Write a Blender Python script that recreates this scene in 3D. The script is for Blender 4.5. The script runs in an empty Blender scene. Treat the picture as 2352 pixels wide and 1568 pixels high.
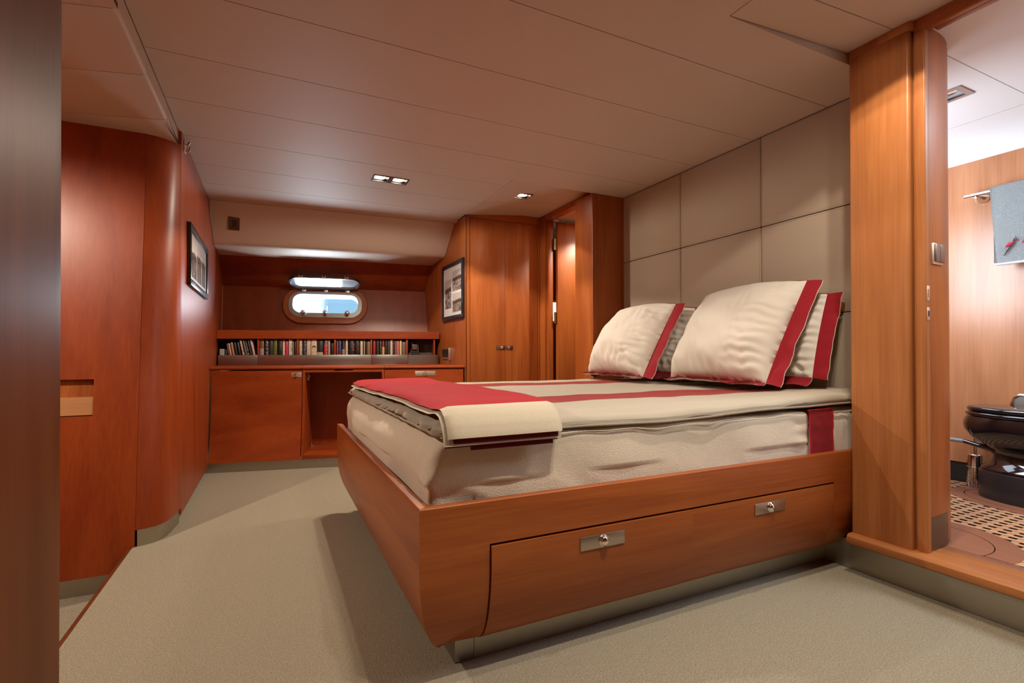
import bpy, bmesh, math, random
from mathutils import Vector, Matrix, noise
random.seed(7)
SC = bpy.context.scene
COL = SC.collection
PI = math.pi

# ------------------------------------------------------------------ camera, world, lights, exposure
cam_d = bpy.data.cameras.new('camera'); cam = bpy.data.objects.new('camera', cam_d); COL.objects.link(cam)
cam_d.sensor_width = 36.0; cam_d.lens = 1148.3 / 2352 * 36.0; cam_d.shift_y = 22.25 / 2352
cam_d.clip_start = 0.02; cam_d.clip_end = 60
yaw, pit, rol = 0.4476, 0.0065, -0.0019
Ry = Matrix(((math.cos(yaw), -math.sin(yaw), 0), (math.sin(yaw), math.cos(yaw), 0), (0, 0, 1)))
Rp = Matrix(((1, 0, 0), (0, math.cos(pit), math.sin(pit)), (0, -math.sin(pit), math.cos(pit))))
Rr = Matrix(((math.cos(rol), 0, math.sin(rol)), (0, 1, 0), (-math.sin(rol), 0, math.cos(rol))))
Mc = Rr @ Rp @ Ry
rot = Matrix((Mc[0], Mc[2], -Mc[1])).transposed()
cam.matrix_world = Matrix.Translation((0, 0, 1)) @ rot.to_4x4()
SC.camera = cam

world = bpy.data.worlds.new('world'); SC.world = world; world.use_nodes = True
wn = world.node_tree; bg = wn.nodes['Background']; bg.inputs[1].default_value = 1.0
wt_ = wn.nodes.new('ShaderNodeTexCoord'); ws_ = wn.nodes.new('ShaderNodeSeparateXYZ'); wn.links.new(wt_.outputs['Generated'], ws_.inputs[0])
wm_ = wn.nodes.new('ShaderNodeMath'); wm_.operation = 'MULTIPLY_ADD'; wm_.inputs[1].default_value = -24.0; wm_.inputs[2].default_value = 2.2; wn.links.new(ws_.outputs['X'], wm_.inputs[0])
wi_ = wn.nodes.new('ShaderNodeMath'); wi_.operation = 'SINE'; wn.links.new(wm_.outputs[0], wi_.inputs[0])
wr_ = wn.nodes.new('ShaderNodeValToRGB'); wn.links.new(wi_.outputs[0], wr_.inputs[0])     # bright cloud streaks in a pale blue sky
wr_.color_ramp.elements[0].position = 0.0; wr_.color_ramp.elements[0].color = (0.36, 0.66, 0.92, 1)
wr_.color_ramp.elements[1].position = 0.35; wr_.color_ramp.elements[1].color = (1.5, 1.7, 1.8, 1)
wn.links.new(wr_.outputs[0], bg.inputs[0])

SC.view_settings.view_transform = 'Standard'; SC.view_settings.look = 'None'
SC.view_settings.exposure = 0.0; SC.view_settings.gamma = 1.0; SC.view_settings.use_curve_mapping = False
SC.cycles.max_bounces = 10; SC.cycles.diffuse_bounces = 6; SC.cycles.glossy_bounces = 4
SC.cycles.sample_clamp_indirect = 4.0; SC.cycles.caustics_reflective = False; SC.cycles.caustics_refractive = False

def area(name, loc, rot_, sx, sy, power, color):
    l = bpy.data.lights.new(name, 'AREA'); l.shape = 'RECTANGLE'; l.size = sx; l.size_y = sy; l.energy = power; l.color = color
    o = bpy.data.objects.new(name, l); o.location = loc; o.rotation_euler = rot_; COL.objects.link(o); return o
# daylight at the porthole (outside the hull), at the bathroom skylights; plus an added bathroom fill
area('porthole_daylight', (0.38, 6.48, 1.40), (math.radians(-104), 0, math.radians(-10)), 0.75, 0.40, 80, (0.80, 0.91, 1.0))
area('skylight_daylight', (3.25, 0.25, 2.345), (0, 0, 0), 0.9, 0.7, 40, (0.72, 0.87, 1.0))
area('bath_porthole_daylight', (3.35, 2.55, 1.75), (math.radians(-98), 0, 0), 0.9, 0.6, 11, (0.64, 0.82, 1.0))
area('bath_fill_light', (2.84, 1.95, 1.65), (0, math.radians(-90), 0), 0.7, 0.5, 24, (0.76, 0.89, 1.0))  # unseen fill without a fitting, added to brighten the far bathroom wall
SPOT_W = 42.0
WARM = (1.0, 0.87, 0.71)

# ------------------------------------------------------------------ helpers
def lin(c):
    return tuple(((x / 255) / 12.92 if x / 255 <= 0.04045 else ((x / 255 + 0.055) / 1.055) ** 2.4) for x in c)

MATS = {}
def nmat(name):
    m = bpy.data.materials.new(name); m.use_nodes = True
    nt = m.node_tree; b = nt.nodes['Principled BSDF']
    return m, nt, b
def N(nt, t, **kw):
    n = nt.nodes.new(t)
    for k, v in kw.items(): setattr(n, k, v)
    return n
def plain(name, col, rough=0.5, metal=0.0, spec=0.5, coat=0.0, emit=None, estr=1.0):
    if name in MATS: return MATS[name]
    m, nt, b = nmat(name)
    b.inputs['Base Color'].default_value = (*col, 1); b.inputs['Roughness'].default_value = rough
    b.inputs['Metallic'].default_value = metal; b.inputs['Specular IOR Level'].default_value = spec
    b.inputs['Coat Weight'].default_value = coat
    if emit:
        b.inputs['Emission Color'].default_value = (*emit, 1); b.inputs['Emission Strength'].default_value = estr
    MATS[name] = m; return m
def wood(name, axis, c0, c1, rough=0.40, coat=0.06, across=26.0):
    if name in MATS: return MATS[name]
    m, nt, b = nmat(name)
    tc = N(nt, 'ShaderNodeTexCoord'); oi = N(nt, 'ShaderNodeObjectInfo')
    add = N(nt, 'ShaderNodeVectorMath', operation='ADD')
    sc = N(nt, 'ShaderNodeVectorMath', operation='SCALE'); sc.inputs['Scale'].default_value = 7.0
    cmb = N(nt, 'ShaderNodeCombineXYZ')
    for i in range(3): nt.links.new(oi.outputs['Random'], cmb.inputs[i])
    nt.links.new(cmb.outputs[0], sc.inputs[0]); nt.links.new(tc.outputs['Object'], add.inputs[0]); nt.links.new(sc.outputs[0], add.inputs[1])
    def mapped(al, ac):
        mp = N(nt, 'ShaderNodeMapping'); s = [ac] * 3; s['xyz'.index(axis)] = al
        mp.inputs['Scale'].default_value = s; nt.links.new(add.outputs[0], mp.inputs['Vector']); return mp
    n1 = N(nt, 'ShaderNodeTexNoise'); n1.inputs['Scale'].default_value = 1.0; n1.inputs['Detail'].default_value = 5; n1.inputs['Distortion'].default_value = 0.6
    nt.links.new(mapped(0.9, across * 0.28).outputs[0], n1.inputs['Vector'])
    n2 = N(nt, 'ShaderNodeTexNoise'); n2.inputs['Scale'].default_value = 1.0; n2.inputs['Detail'].default_value = 3
    nt.links.new(mapped(3.0, across * 4).outputs[0], n2.inputs['Vector'])
    mx = N(nt, 'ShaderNodeMath', operation='MULTIPLY_ADD'); mx.inputs[1].default_value = 0.32
    nt.links.new(n2.outputs['Fac'], mx.inputs[0]); 
    ml = N(nt, 'ShaderNodeMath', operation='MULTIPLY'); ml.inputs[1].default_value = 0.72
    nt.links.new(n1.outputs['Fac'], ml.inputs[0]); nt.links.new(ml.outputs[0], mx.inputs[2])
    cr = N(nt, 'ShaderNodeValToRGB'); cr.color_ramp.elements[0].position = 0.3; cr.color_ramp.elements[1].position = 0.72
    cr.color_ramp.elements[0].color = (*c0, 1); cr.color_ramp.elements[1].color = (*c1, 1)
    nt.links.new(mx.outputs[0], cr.inputs[0]); nt.links.new(cr.outputs[0], b.inputs['Base Color'])
    b.inputs['Specular IOR Level'].default_value = 0.38; b.inputs['Roughness'].default_value = rough; b.inputs['Coat Weight'].default_value = coat; b.inputs['Coat Roughness'].default_value = 0.28
    MATS[name] = m; return m
def cloth(name, col, col2=None, scale=260.0, bump=0.25, rough=0.9, wrinkle=0.0, sheen=0.15, dist=0.002):
    if name in MATS: return MATS[name]
    m, nt, b = nmat(name)
    tc = N(nt, 'ShaderNodeTexCoord')
    n1 = N(nt, 'ShaderNodeTexNoise'); n1.inputs['Scale'].default_value = scale; n1.inputs['Detail'].default_value = 2
    nt.links.new(tc.outputs['Object'], n1.inputs['Vector'])
    cr = N(nt, 'ShaderNodeValToRGB'); cr.color_ramp.elements[0].position = 0.3; cr.color_ramp.elements[1].position = 0.7
    c2 = col2 or tuple(x * 0.82 for x in col)
    cr.color_ramp.elements[0].color = (*c2, 1); cr.color_ramp.elements[1].color = (*col, 1)
    nt.links.new(n1.outputs['Fac'], cr.inputs[0]); nt.links.new(cr.outputs[0], b.inputs['Base Color'])
    bp = N(nt, 'ShaderNodeBump'); bp.inputs['Strength'].default_value = bump; bp.inputs['Distance'].default_value = dist
    h = n1.outputs['Fac']
    if wrinkle:
        n2 = N(nt, 'ShaderNodeTexNoise'); n2.inputs['Scale'].default_value = 9.0; n2.inputs['Detail'].default_value = 3; n2.inputs['Distortion'].default_value = 1.2
        nt.links.new(tc.outputs['Object'], n2.inputs['Vector'])
        ma = N(nt, 'ShaderNodeMath', operation='MULTIPLY_ADD'); ma.inputs[1].default_value = wrinkle
        nt.links.new(n2.outputs['Fac'], ma.inputs[0]); nt.links.new(n1.outputs['Fac'], ma.inputs[2]); h = ma.outputs[0]
    nt.links.new(h, bp.inputs['Height']); nt.links.new(bp.outputs[0], b.inputs['Normal'])
    b.inputs['Roughness'].default_value = rough; b.inputs['Sheen Weight'].default_value = sheen; b.inputs['Specular IOR Level'].default_value = 0.2
    MATS[name] = m; return m
def brushed(name, col, rough=0.32):
    if name in MATS: return MATS[name]
    m, nt, b = nmat(name)
    tc = N(nt, 'ShaderNodeTexCoord'); mp = N(nt, 'ShaderNodeMapping'); mp.inputs['Scale'].default_value = (4, 4, 260)
    nz = N(nt, 'ShaderNodeTexNoise'); nz.inputs['Scale'].default_value = 1.0; nz.inputs['Detail'].default_value = 3
    nt.links.new(tc.outputs['Object'], mp.inputs[0]); nt.links.new(mp.outputs[0], nz.inputs['Vector'])
    mr = N(nt, 'ShaderNodeMapRange'); mr.inputs['To Min'].default_value = rough - 0.07; mr.inputs['To Max'].default_value = rough + 0.1
    nt.links.new(nz.outputs['Fac'], mr.inputs[0]); nt.links.new(mr.outputs[0], b.inputs['Roughness'])
    b.inputs['Base Color'].default_value = (*col, 1); b.inputs['Metallic'].default_value = 1.0
    MATS[name] = m; return m
def glassy(name, tint, refl=0.10):
    m = bpy.data.materials.new(name); m.use_nodes = True; nt = m.node_tree
    for n in list(nt.nodes): nt.nodes.remove(n)
    o = N(nt, 'ShaderNodeOutputMaterial'); mx = N(nt, 'ShaderNodeMixShader'); t = N(nt, 'ShaderNodeBsdfTransparent'); g = N(nt, 'ShaderNodeBsdfGlossy')
    fr = N(nt, 'ShaderNodeFresnel'); fr.inputs['IOR'].default_value = 1.5
    t.inputs[0].default_value = (*tint, 1); g.inputs['Roughness'].default_value = 0.03
    nt.links.new(fr.outputs[0], mx.inputs[0]); nt.links.new(t.outputs[0], mx.inputs[1]); nt.links.new(g.outputs[0], mx.inputs[2]); nt.links.new(mx.outputs[0], o.inputs[0])
    return m

def frosted(name, col):
    m = bpy.data.materials.new(name); m.use_nodes = True; nt = m.node_tree
    for n in list(nt.nodes): nt.nodes.remove(n)
    o = N(nt, 'ShaderNodeOutputMaterial'); a = N(nt, 'ShaderNodeMixShader'); b = N(nt, 'ShaderNodeMixShader'); t = N(nt, 'ShaderNodeBsdfTranslucent'); d = N(nt, 'ShaderNodeBsdfDiffuse'); g = N(nt, 'ShaderNodeBsdfGlossy')
    t.inputs[0].default_value = (*col, 1); d.inputs[0].default_value = (*col, 1); g.inputs['Roughness'].default_value = 0.08
    a.inputs[0].default_value = 0.55; b.inputs[0].default_value = 0.35
    nt.links.new(t.outputs[0], a.inputs[1]); nt.links.new(d.outputs[0], a.inputs[2]); nt.links.new(a.outputs[0], b.inputs[1]); nt.links.new(g.outputs[0], b.inputs[2]); nt.links.new(b.outputs[0], o.inputs[0])
    return m
FROST = frosted('frosted_glass', (0.52, 0.62, 0.70))
WC0, WC1 = (0.235, 0.046, 0.0075), (0.44, 0.128, 0.026)
WZ = wood('cherry_vertical', 'z', WC0, WC1)
WX = wood('cherry_lengthwise', 'x', WC0, WC1)
WY = wood('cherry_crosswise', 'y', WC0, WC1)
GC0, GC1 = (0.29, 0.090, 0.022), (0.49, 0.190, 0.060)  # same cherry made yellower: lamplight put into the colour of pillars and step
RC0, RC1 = (0.20, 0.025, 0.0035), (0.36, 0.064, 0.010)  # same cherry made redder: dimness put into the colour of desk and left wall
GZ = wood('cherry_lit_vertical', 'z', GC0, GC1); GY_ = wood('cherry_lit_crosswise', 'y', GC0, GC1)
RZ = wood('cherry_shaded_vertical', 'z', RC0, RC1); RX = wood('cherry_shaded_lengthwise', 'x', RC0, RC1)
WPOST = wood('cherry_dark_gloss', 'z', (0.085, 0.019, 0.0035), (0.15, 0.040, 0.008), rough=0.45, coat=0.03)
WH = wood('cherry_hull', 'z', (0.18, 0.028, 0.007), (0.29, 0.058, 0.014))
WBATH = wood('cherry_bathroom', 'z', (0.36, 0.13, 0.05), (0.56, 0.25, 0.115), rough=0.3, coat=0.35)
WTEAK = wood('teak', 'y', (0.42, 0.20, 0.10), (0.60, 0.36, 0.20), rough=0.5, coat=0.0)
WTEAKD = wood('teak_dark', 'y', (0.22, 0.085, 0.045), (0.32, 0.13, 0.07), rough=0.42, coat=0.1)
CARPET = cloth('carpet_pile', (0.425, 0.368, 0.262), (0.24, 0.205, 0.14), scale=230, bump=0.9, rough=1.0, sheen=0.1, dist=0.006)
LINEN = cloth('beige_linen', (0.47, 0.415, 0.325), (0.40, 0.35, 0.275), scale=420, bump=0.2, wrinkle=1.2)
WOOL = cloth('beige_wool', (0.80, 0.70, 0.55), (0.67, 0.585, 0.45), scale=340, bump=0.6, wrinkle=1.2, sheen=0.3, dist=0.003)
REDW = cloth('red_wool', (0.43, 0.013, 0.022), (0.34, 0.008, 0.016), scale=320, bump=0.4, sheen=0.04)
REDL = cloth('red_linen', (0.62, 0.090, 0.078), (0.54, 0.064, 0.058), scale=420, bump=0.2, wrinkle=0.8)
DRED = cloth('dark_red_wool', (0.17, 0.006, 0.014), (0.12, 0.004, 0.01), scale=320, bump=0.4)
WHITE = cloth('white_cotton', (0.74, 0.695, 0.615), (0.71, 0.665, 0.59), scale=500, bump=0.08, wrinkle=2.0, dist=0.003, sheen=0.05)
SATIN = cloth('white_satin', (0.86, 0.81, 0.71), (0.82, 0.77, 0.67), scale=500, bump=0.15, rough=0.45, wrinkle=4.0)
VINYL = cloth('ceiling_vinyl', (0.57, 0.462, 0.365), (0.545, 0.44, 0.35), scale=350, bump=0.06, rough=0.6, sheen=0.0)
HEADB = cloth('headboard_leather', (0.50, 0.415, 0.315), (0.465, 0.385, 0.29), scale=350, bump=0.08, rough=0.62, sheen=0.0)
STITCH = plain('stitching', (0.36, 0.30, 0.23), 0.8)
STEEL = brushed('brushed_steel', (0.42, 0.39, 0.35), 0.30)
STEELD = brushed('brushed_steel_kick', (0.46, 0.43, 0.36), 0.42)
NICKEL = plain('satin_nickel', (0.78, 0.70, 0.62), 0.42, 1.0)
CHROME = plain('chrome', (0.85, 0.85, 0.85), 0.08, 1.0)
BRASS = plain('aged_brass', (0.30, 0.22, 0.10), 0.4, 1.0)
BLACK = plain('black_gloss', (0.006, 0.006, 0.007), 0.08, 0.0, 0.6, 0.5)
BLACKM = plain('black_satin', (0.02, 0.018, 0.016), 0.4)
DARK = plain('shadow_gap', (0.012, 0.008, 0.006), 0.9)
PALE = plain('white_paint', (0.80, 0.81, 0.82), 0.5)
PALEW = plain('cream_paint', (0.70, 0.62, 0.50), 0.6)
GLASS = glassy('clear_glass', (0.96, 0.985, 1.0))
LAMP = plain('lamp_glow', (1, 1, 1), 0.5, emit=(1.0, 0.93, 0.80), estr=28.0)

def smooth(bm, ang=35):
    c = math.radians(ang)
    for f in bm.faces: f.smooth = True
    for e in bm.edges:
        if len(e.link_faces) == 2:
            e.smooth = e.calc_face_angle(0) < c
        else: e.smooth = True

class MB:
    def __init__(s, xf=None): s.bm = bmesh.new(); s.xf = xf; s.mi = 0
    def _v(s, p):
        p = s.xf(p) if s.xf else p
        return s.bm.verts.new(p)
    def _f(s, vs):
        try: f = s.bm.faces.new(vs); f.material_index = s.mi; return f
        except ValueError: return None
    def box(s, x0, x1, y0, y1, z0, z1, bev=0.0):
        vs = [s._v((x, y, z)) for z in (z0, z1) for y in (y0, y1) for x in (x0, x1)]
        fs = [s._f([vs[i] for i in q]) for q in ((0, 2, 3, 1), (4, 5, 7, 6), (0, 1, 5, 4), (2, 6, 7, 3), (0, 4, 6, 2), (1, 3, 7, 5))]
        if bev:
            es = {e for f in fs for e in f.edges}
            r = bmesh.ops.bevel(s.bm, geom=list(es), offset=bev, segments=2, affect='EDGES', profile=0.5)
            for f in r['faces']: f.material_index = s.mi
        return s
    def prism(s, poly, a, b, axis='z', bev=0.0):
        def P(p, t): return {'z': (p[0], p[1], t), 'x': (t, p[0], p[1]), 'y': (p[0], t, p[1])}[axis]
        A = [s._v(P(p, a)) for p in poly]; B = [s._v(P(p, b)) for p in poly]; n = len(poly)
        s._f(A[::-1]); s._f(B)
        for i in range(n): s._f([A[i], A[(i + 1) % n], B[(i + 1) % n], B[i]])
        if bev:
            es = {e for v in A + B for e in v.link_edges if (e.verts[0] in A) == (e.verts[1] in A)}
            bmesh.ops.bevel(s.bm, geom=list(es), offset=bev, segments=2, affect='EDGES', profile=0.5)
        return s
    def loft(s, rings, closed=True, cap0=True, cap1=True, ring_closed=False):
        R = [[s._v(p) for p in r] for r in rings]; n = len(R[0]); m = len(R)
        for j in range(m if ring_closed else m - 1):
            a, b = R[j], R[(j + 1) % m]
            for i in range(n if closed else n - 1):
                s._f([a[i], a[(i + 1) % n], b[(i + 1) % n], b[i]])
        if closed and not ring_closed:
            if cap0: s._f(R[0][::-1])
            if cap1: s._f(R[-1])
        return s
    def tube(s, path, r, n=10):
        path = [Vector(p) for p in path]; rings = []; up = Vector((0, 0, 1))
        for i, p in enumerate(path):
            d = (path[min(i + 1, len(path) - 1)] - path[max(i - 1, 0)]).normalized()
            u = up if abs(d.dot(up)) < 0.95 else Vector((1, 0, 0))
            a = d.cross(u).normalized(); b = a.cross(d).normalized()
            rr_ = r[i] if isinstance(r, (list, tuple)) else r
            rings.append([tuple(p + a * (rr_ * math.cos(2 * PI * k / n)) + b * (rr_ * math.sin(2 * PI * k / n))) for k in range(n)])
        return s.loft(rings)
    def lathe(s, prof, c, axis=(0, 0, 1), n=20):
        ax = Vector(axis).normalized(); u = Vector((1, 0, 0)) if abs(ax.x) < 0.9 else Vector((0, 1, 0))
        a = ax.cross(u).normalized(); b = ax.cross(a); c = Vector(c)
        return s.loft([[tuple(c + ax * h + a * (max(r, 1e-4) * math.cos(2 * PI * k / n)) + b * (max(r, 1e-4) * math.sin(2 * PI * k / n))) for k in range(n)] for r, h in prof])
    def grid(s, fn, nu, nv, flip=False):
        V = [[s._v(fn(i / nu, j / nv)) for j in range(nv + 1)] for i in range(nu + 1)]
        for i in range(nu):
            for j in range(nv):
                q = [V[i][j], V[i + 1][j], V[i + 1][j + 1], V[i][j + 1]]
                s._f(q[::-1] if flip else q)
        return s
    def plate(s, outer, holes, t0, t1, frame=None, zf=None):
        """flat outline with holes, extruded from t0 to t1 along the third axis of frame (p0, e1, e2, e3)"""
        if frame:
            p0, e1, e2, e3 = [Vector(v) for v in frame]
            P = lambda q, t: tuple(p0 + e1 * q[0] + e2 * q[1] + e3 * t)
        else: P = lambda q, t: (q[0], q[1], t + (zf(q[0], q[1]) if zf else 0))
        lo, hi = [], []
        edges = []
        for loop in [outer] + list(holes):
            vs = [s._v(P(q, t0)) for q in loop]; lo.append(vs)
            for i in range(len(vs)): edges.append(s.bm.edges.new((vs[i], vs[(i + 1) % len(vs)])))
            hi.append([s._v(P(q, t1)) for q in loop])
        r = bmesh.ops.triangle_fill(s.bm, use_beauty=True, edges=edges)
        mp = {}
        for a, b in zip(lo, hi):
            for x, y in zip(a, b): mp[x] = y
        for f in [g for g in r['geom'] if isinstance(g, bmesh.types.BMFace)]:
            f.material_index = s.mi
            s._f([mp[v] for v in reversed(f.verts)])
        for a, b in zip(lo, hi):
            n = len(a)
            for i in range(n): s._f([a[i], a[(i + 1) % n], b[(i + 1) % n], b[i]])
        return s
    def rbox(s, x0, x1, y0, y1, z0, z1, r, n, disp=None):
        """rounded box with a fine skin, displaced by disp(point) if given"""
        nx, ny, nz = n
        lo = Vector((x0 + r, y0 + r, z0 + r)); hi = Vector((x1 - r, y1 - r, z1 - r))
        cache = {}
        def pt(i, j, k):
            if (i, j, k) in cache: return cache[i, j, k]
            def t(a, b, i_, n_): return a + (b - a) * i_ / n_
            p = Vector((t(x0, x1, i, nx), t(y0, y1, j, ny), t(z0, z1, k, nz)))
            q = Vector((min(max(p[a], lo[a]), hi[a]) for a in range(3)))
            d = p - q
            if d.length > 1e-9: p = q + d.normalized() * r
            if disp: p = Vector(disp(p))
            cache[i, j, k] = s._v(tuple(p)); return cache[i, j, k]
        for i in range(nx):
            for j in range(ny):
                s._f([pt(i, j, 0), pt(i, j + 1, 0), pt(i + 1, j + 1, 0), pt(i + 1, j, 0)]); s._f([pt(i, j, nz), pt(i + 1, j, nz), pt(i + 1, j + 1, nz), pt(i, j + 1, nz)])
        for i in range(nx):
            for k in range(nz):
                s._f([pt(i, 0, k), pt(i + 1, 0, k), pt(i + 1, 0, k + 1), pt(i, 0, k + 1)]); s._f([pt(i, ny, k), pt(i, ny, k + 1), pt(i + 1, ny, k + 1), pt(i + 1, ny, k)])
        for j in range(ny):
            for k in range(nz):
                s._f([pt(0, j, k), pt(0, j, k + 1), pt(0, j + 1, k + 1), pt(0, j + 1, k)]); s._f([pt(nx, j, k), pt(nx, j + 1, k), pt(nx, j + 1, k + 1), pt(nx, j, k + 1)])
        return s

def world_loc(o):
    v = Vector((0, 0, 0))
    while o is not None: v = v + o.location; o = o.parent
    return v
def obj(name, mb, mats, parent=None, ang=35, recalc=True):
    bm = mb.bm
    if recalc: bmesh.ops.recalc_face_normals(bm, faces=bm.faces)
    smooth(bm, ang)
    me = bpy.data.meshes.new(name)
    if not isinstance(mats, (list, tuple)): mats = [mats]
    for m in mats: me.materials.append(m)
    o = bpy.data.objects.new(name, me)
    if parent is not None:
        off = world_loc(parent); o.parent = parent
    else:
        xs = [v.co for v in bm.verts]
        off = Vector(((min(v.x for v in xs) + max(v.x for v in xs)) / 2, (min(v.y for v in xs) + max(v.y for v in xs)) / 2, min(v.z for v in xs)))
        o.location = off
    for v in bm.verts: v.co -= off
    bm.to_mesh(me); bm.free(); COL.objects.link(o)
    return o
def tag(o, label, cat, group=None):
    o['label'] = label; o['category'] = cat
    if group: o['group'] = group
    return o
def thing(name, label, cat, loc, group=None):
    o = bpy.data.objects.new(name, None); o.empty_display_size = 0.05; o.location = loc; COL.objects.link(o)
    return tag(o, label, cat, group)
def struct(name, mb, mats, **k):
    o = obj(name, mb, mats, **k); o['kind'] = 'structure'; return o
def sempty(name, loc):
    o = bpy.data.objects.new(name, None); o.location = loc; COL.objects.link(o); o['kind'] = 'structure'; return o
def rr(hw, hh, r, n=8, cx=0, cy=0):
    out = []
    for sx, sy, a0 in ((1, 1, 0), (-1, 1, 90), (-1, -1, 180), (1, -1, 270)):
        for k in range(n + 1):
            a = math.radians(a0 + 90 * k / n)
            out.append((cx + sx * (hw - r) + r * math.cos(a), cy + sy * (hh - r) + r * math.sin(a)))
    return out

# ------------------------------------------------------------------ the cabin shell
H = 2.34
struct('floor', MB().box(-0.653, 2.43, -2.4, 6.4, -0.03, 0.0), CARPET)
struct('floor', MB().box(-2.3, -0.66, -2.4, 3.25, -0.26, -0.21), CARPET)
struct('trim_1', MB().box(-0.672, -0.650, 1.0, 3.2, -0.21, -0.002, 0.004), WPOST)
# outer shell of the boat, closing every cavity except the porthole
for i, b in enumerate(((-2.4, 5.2, -2.6, 6.6, 2.46, 2.5), (-2.4, 5.2, -2.6, 6.6, -0.32, -0.28), (-2.4, 5.2, -2.6, -2.5, -0.3, 2.48), (-2.4, -2.35, -2.6, 6.6, -0.3, 2.48), (5.15, 5.2, -2.6, 6.6, -0.3, 2.48),
                       (-2.4, -0.2, 6.5, 6.55, -0.3, 2.48), (1.35, 5.2, 6.5, 6.55, -0.3, 2.48), (-0.2, 1.35, 6.5, 6.55, -0.3, 1.1), (-0.2, 1.35, 6.5, 6.55, 2.0, 2.48))):
    struct('wall_outer', MB().box(*b), PALEW)

# ceiling of panels
ceil = struct('ceiling', MB().box(-0.53, 2.75, -2.45, 5.02, 2.415, 2.43), DARK)
def cpanel(poly, holes=(), zf=None, z=H, mat=VINYL, parent=None, thick=0.05):
    m = MB(); m.plate(poly, holes, z, z + thick, zf=zf)
    es = [e for e in m.bm.edges if len(e.link_faces) == 2 and e.calc_face_angle(0) > 1.2 and all(v.co.z < z + thick * 0.5 + (0.06 if zf else 0) for v in e.verts)]
    bmesh.ops.bevel(m.bm, geom=es, offset=0.004, segments=2, affect='EDGES', profile=0.5)
    return obj('ceiling_panel', m, mat, parent or ceil, ang=25)
def rect(x0, x1, y0, y1): return [(x0, y0), (x1, y0), (x1, y1), (x0, y1)]
g = 0.002
XL, XR = -0.504, 2.726
for y0, y1 in ((-2.4, -1.58), (-1.58, -1.11), (-1.11, -0.64), (-0.64, -0.17), (-0.17, 0.30)):
    cpanel(rect(XL, 2.39, y0 + g, y1 - g))
def RA(x, y): return 0.05 * min(max((x - 1.637) / 0.763, 0), 1)
def RB(x, y): return 0.063 * min(max((x - 1.67) / 0.615, 0), 1)
LA = [(1.86, 1.02), (2.01, 1.02)]
LD = [(0.83, 0.70), (0.98, 0.70)]
L2 = [(0.745, 3.85), (0.885, 3.85)]
L1 = [(1.955, 3.85)]
def lhole(ps, h=0.052): return [[(x - h, y - h), (x - h, y + h), (x + h, y + h), (x + h, y - h)] for x, y in ps]
cpanel(rect(XL, 2.39, 0.30 + g, 0.50 - g))
cpanel(rect(XL, 1.635, 0.50 + g, 0.90 - g), lhole(LD))
cpanel(rect(XL, 1.635, 0.90 + g, 1.24 - g))
cpanel(rect(1.638, 2.42, 0.50 + g, 1.213), lhole(LA), zf=RA)
cpanel(rect(1.638, 2.42, 1.217, 1.402), zf=RA)
cpanel([(XL, 1.24 + g), (1.634, 1.24 + g), (1.634, 1.406), (XR, 1.406), (XR, 1.70 - g), (XL, 1.70 - g)])
for y0, y1 in ((1.70, 2.165), (2.165, 2.64), (2.64, 3.105)): cpanel(rect(XL, XR, y0 + g, y1 - g))
cpanel([(XL, 3.105 + g), (XR, 3.105 + g), (XR, 3.446), (2.47, 3.446), (2.47, 3.457), (1.666, 3.457), (1.666, 3.595 - g), (XL, 3.595 - g)])
cpanel(rect(XL, 1.666, 3.595 + g, 4.09 - g), lhole(L2))
cpanel([(XL, 4.09 + g), (1.666, 4.09 + g), (1.666, 4.49 - g), (XL, 4.535 - g)])
cpanel([(XL, 4.535 + g), (1.666, 4.49 + g), (1.676, 4.84), (XL, 5.0)])
cpanel([(1.67, 3.461), (2.285, 3.461), (2.478, 3.461), (2.478, 4.05 - g), (2.285, 4.05 - g), (1.67, 4.05 - g)], lhole(L1), zf=RB)
cpanel([(1.67, 4.05 + g), (2.285, 4.05 + g), (2.478, 4.05 + g), (2.478, 4.5), (2.285, 4.5), (1.67, 4.5)], zf=RB)
# sloped panel over the desk, turning under to meet the hull
def lerp(a, b, t): return a + (b - a) * t
PL = [(5.003, 2.336), (5.32, 2.056), (5.346, 2.034), (5.372, 2.024), (5.41, 2.020), (5.91, 2.028)]
PR = [(4.843, 2.336), (5.13, 2.084), (5.155, 2.060), (5.182, 2.048), (5.22, 2.043), (5.642, 2.035)]
m = MB()
m.loft([[(-0.487, y, z) for y, z in PL] + [(-0.487, y + 0.01, z + 0.03) for y, z in PL[::-1]],
        [(1.677, y, z) for y, z in PR] + [(1.677, y + 0.01, z + 0.03) for y, z in PR[::-1]]])
obj('sloped_panel', m, VINYL, ceil, ang=50)

# soffit over the passage on the left: flat panels with an upright free edge
soffit = sempty('ceiling', (-1.2, 2.0, 2.26))
def sy(y, x): return y - 0.27 * (x + 0.52)
for y0, y1 in ((0.30, 1.30), (1.303, 2.255), (2.258, 2.734), (2.738, 3.212), (3.216, 3.46)):
    m = MB(); last = y1 > 3.4
    xl_ = -1.25 if last else -2.3
    poly = [(xl_, sy(y0, xl_)), (-0.507, sy(y0, -0.507)), (-0.507, 3.552 if last else sy(y1, -0.507)), (-0.60, 3.52 if last else sy(y1, -0.60)), (xl_, 3.60 if last else sy(y1, -2.3))]
    m.plate(poly, [], 2.26, 2.342)
    es = [e for e in m.bm.edges if len(e.link_faces) == 2 and e.calc_face_angle(0) > 1.0 and all(v.co.z < 2.27 and v.co.x > -0.52 for v in e.verts)]
    bmesh.ops.bevel(m.bm, geom=es, offset=0.018, segments=4, affect='EDGES', profile=0.5)
    obj('ceiling_panel', m, VINYL, soffit, ang=40)
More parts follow.
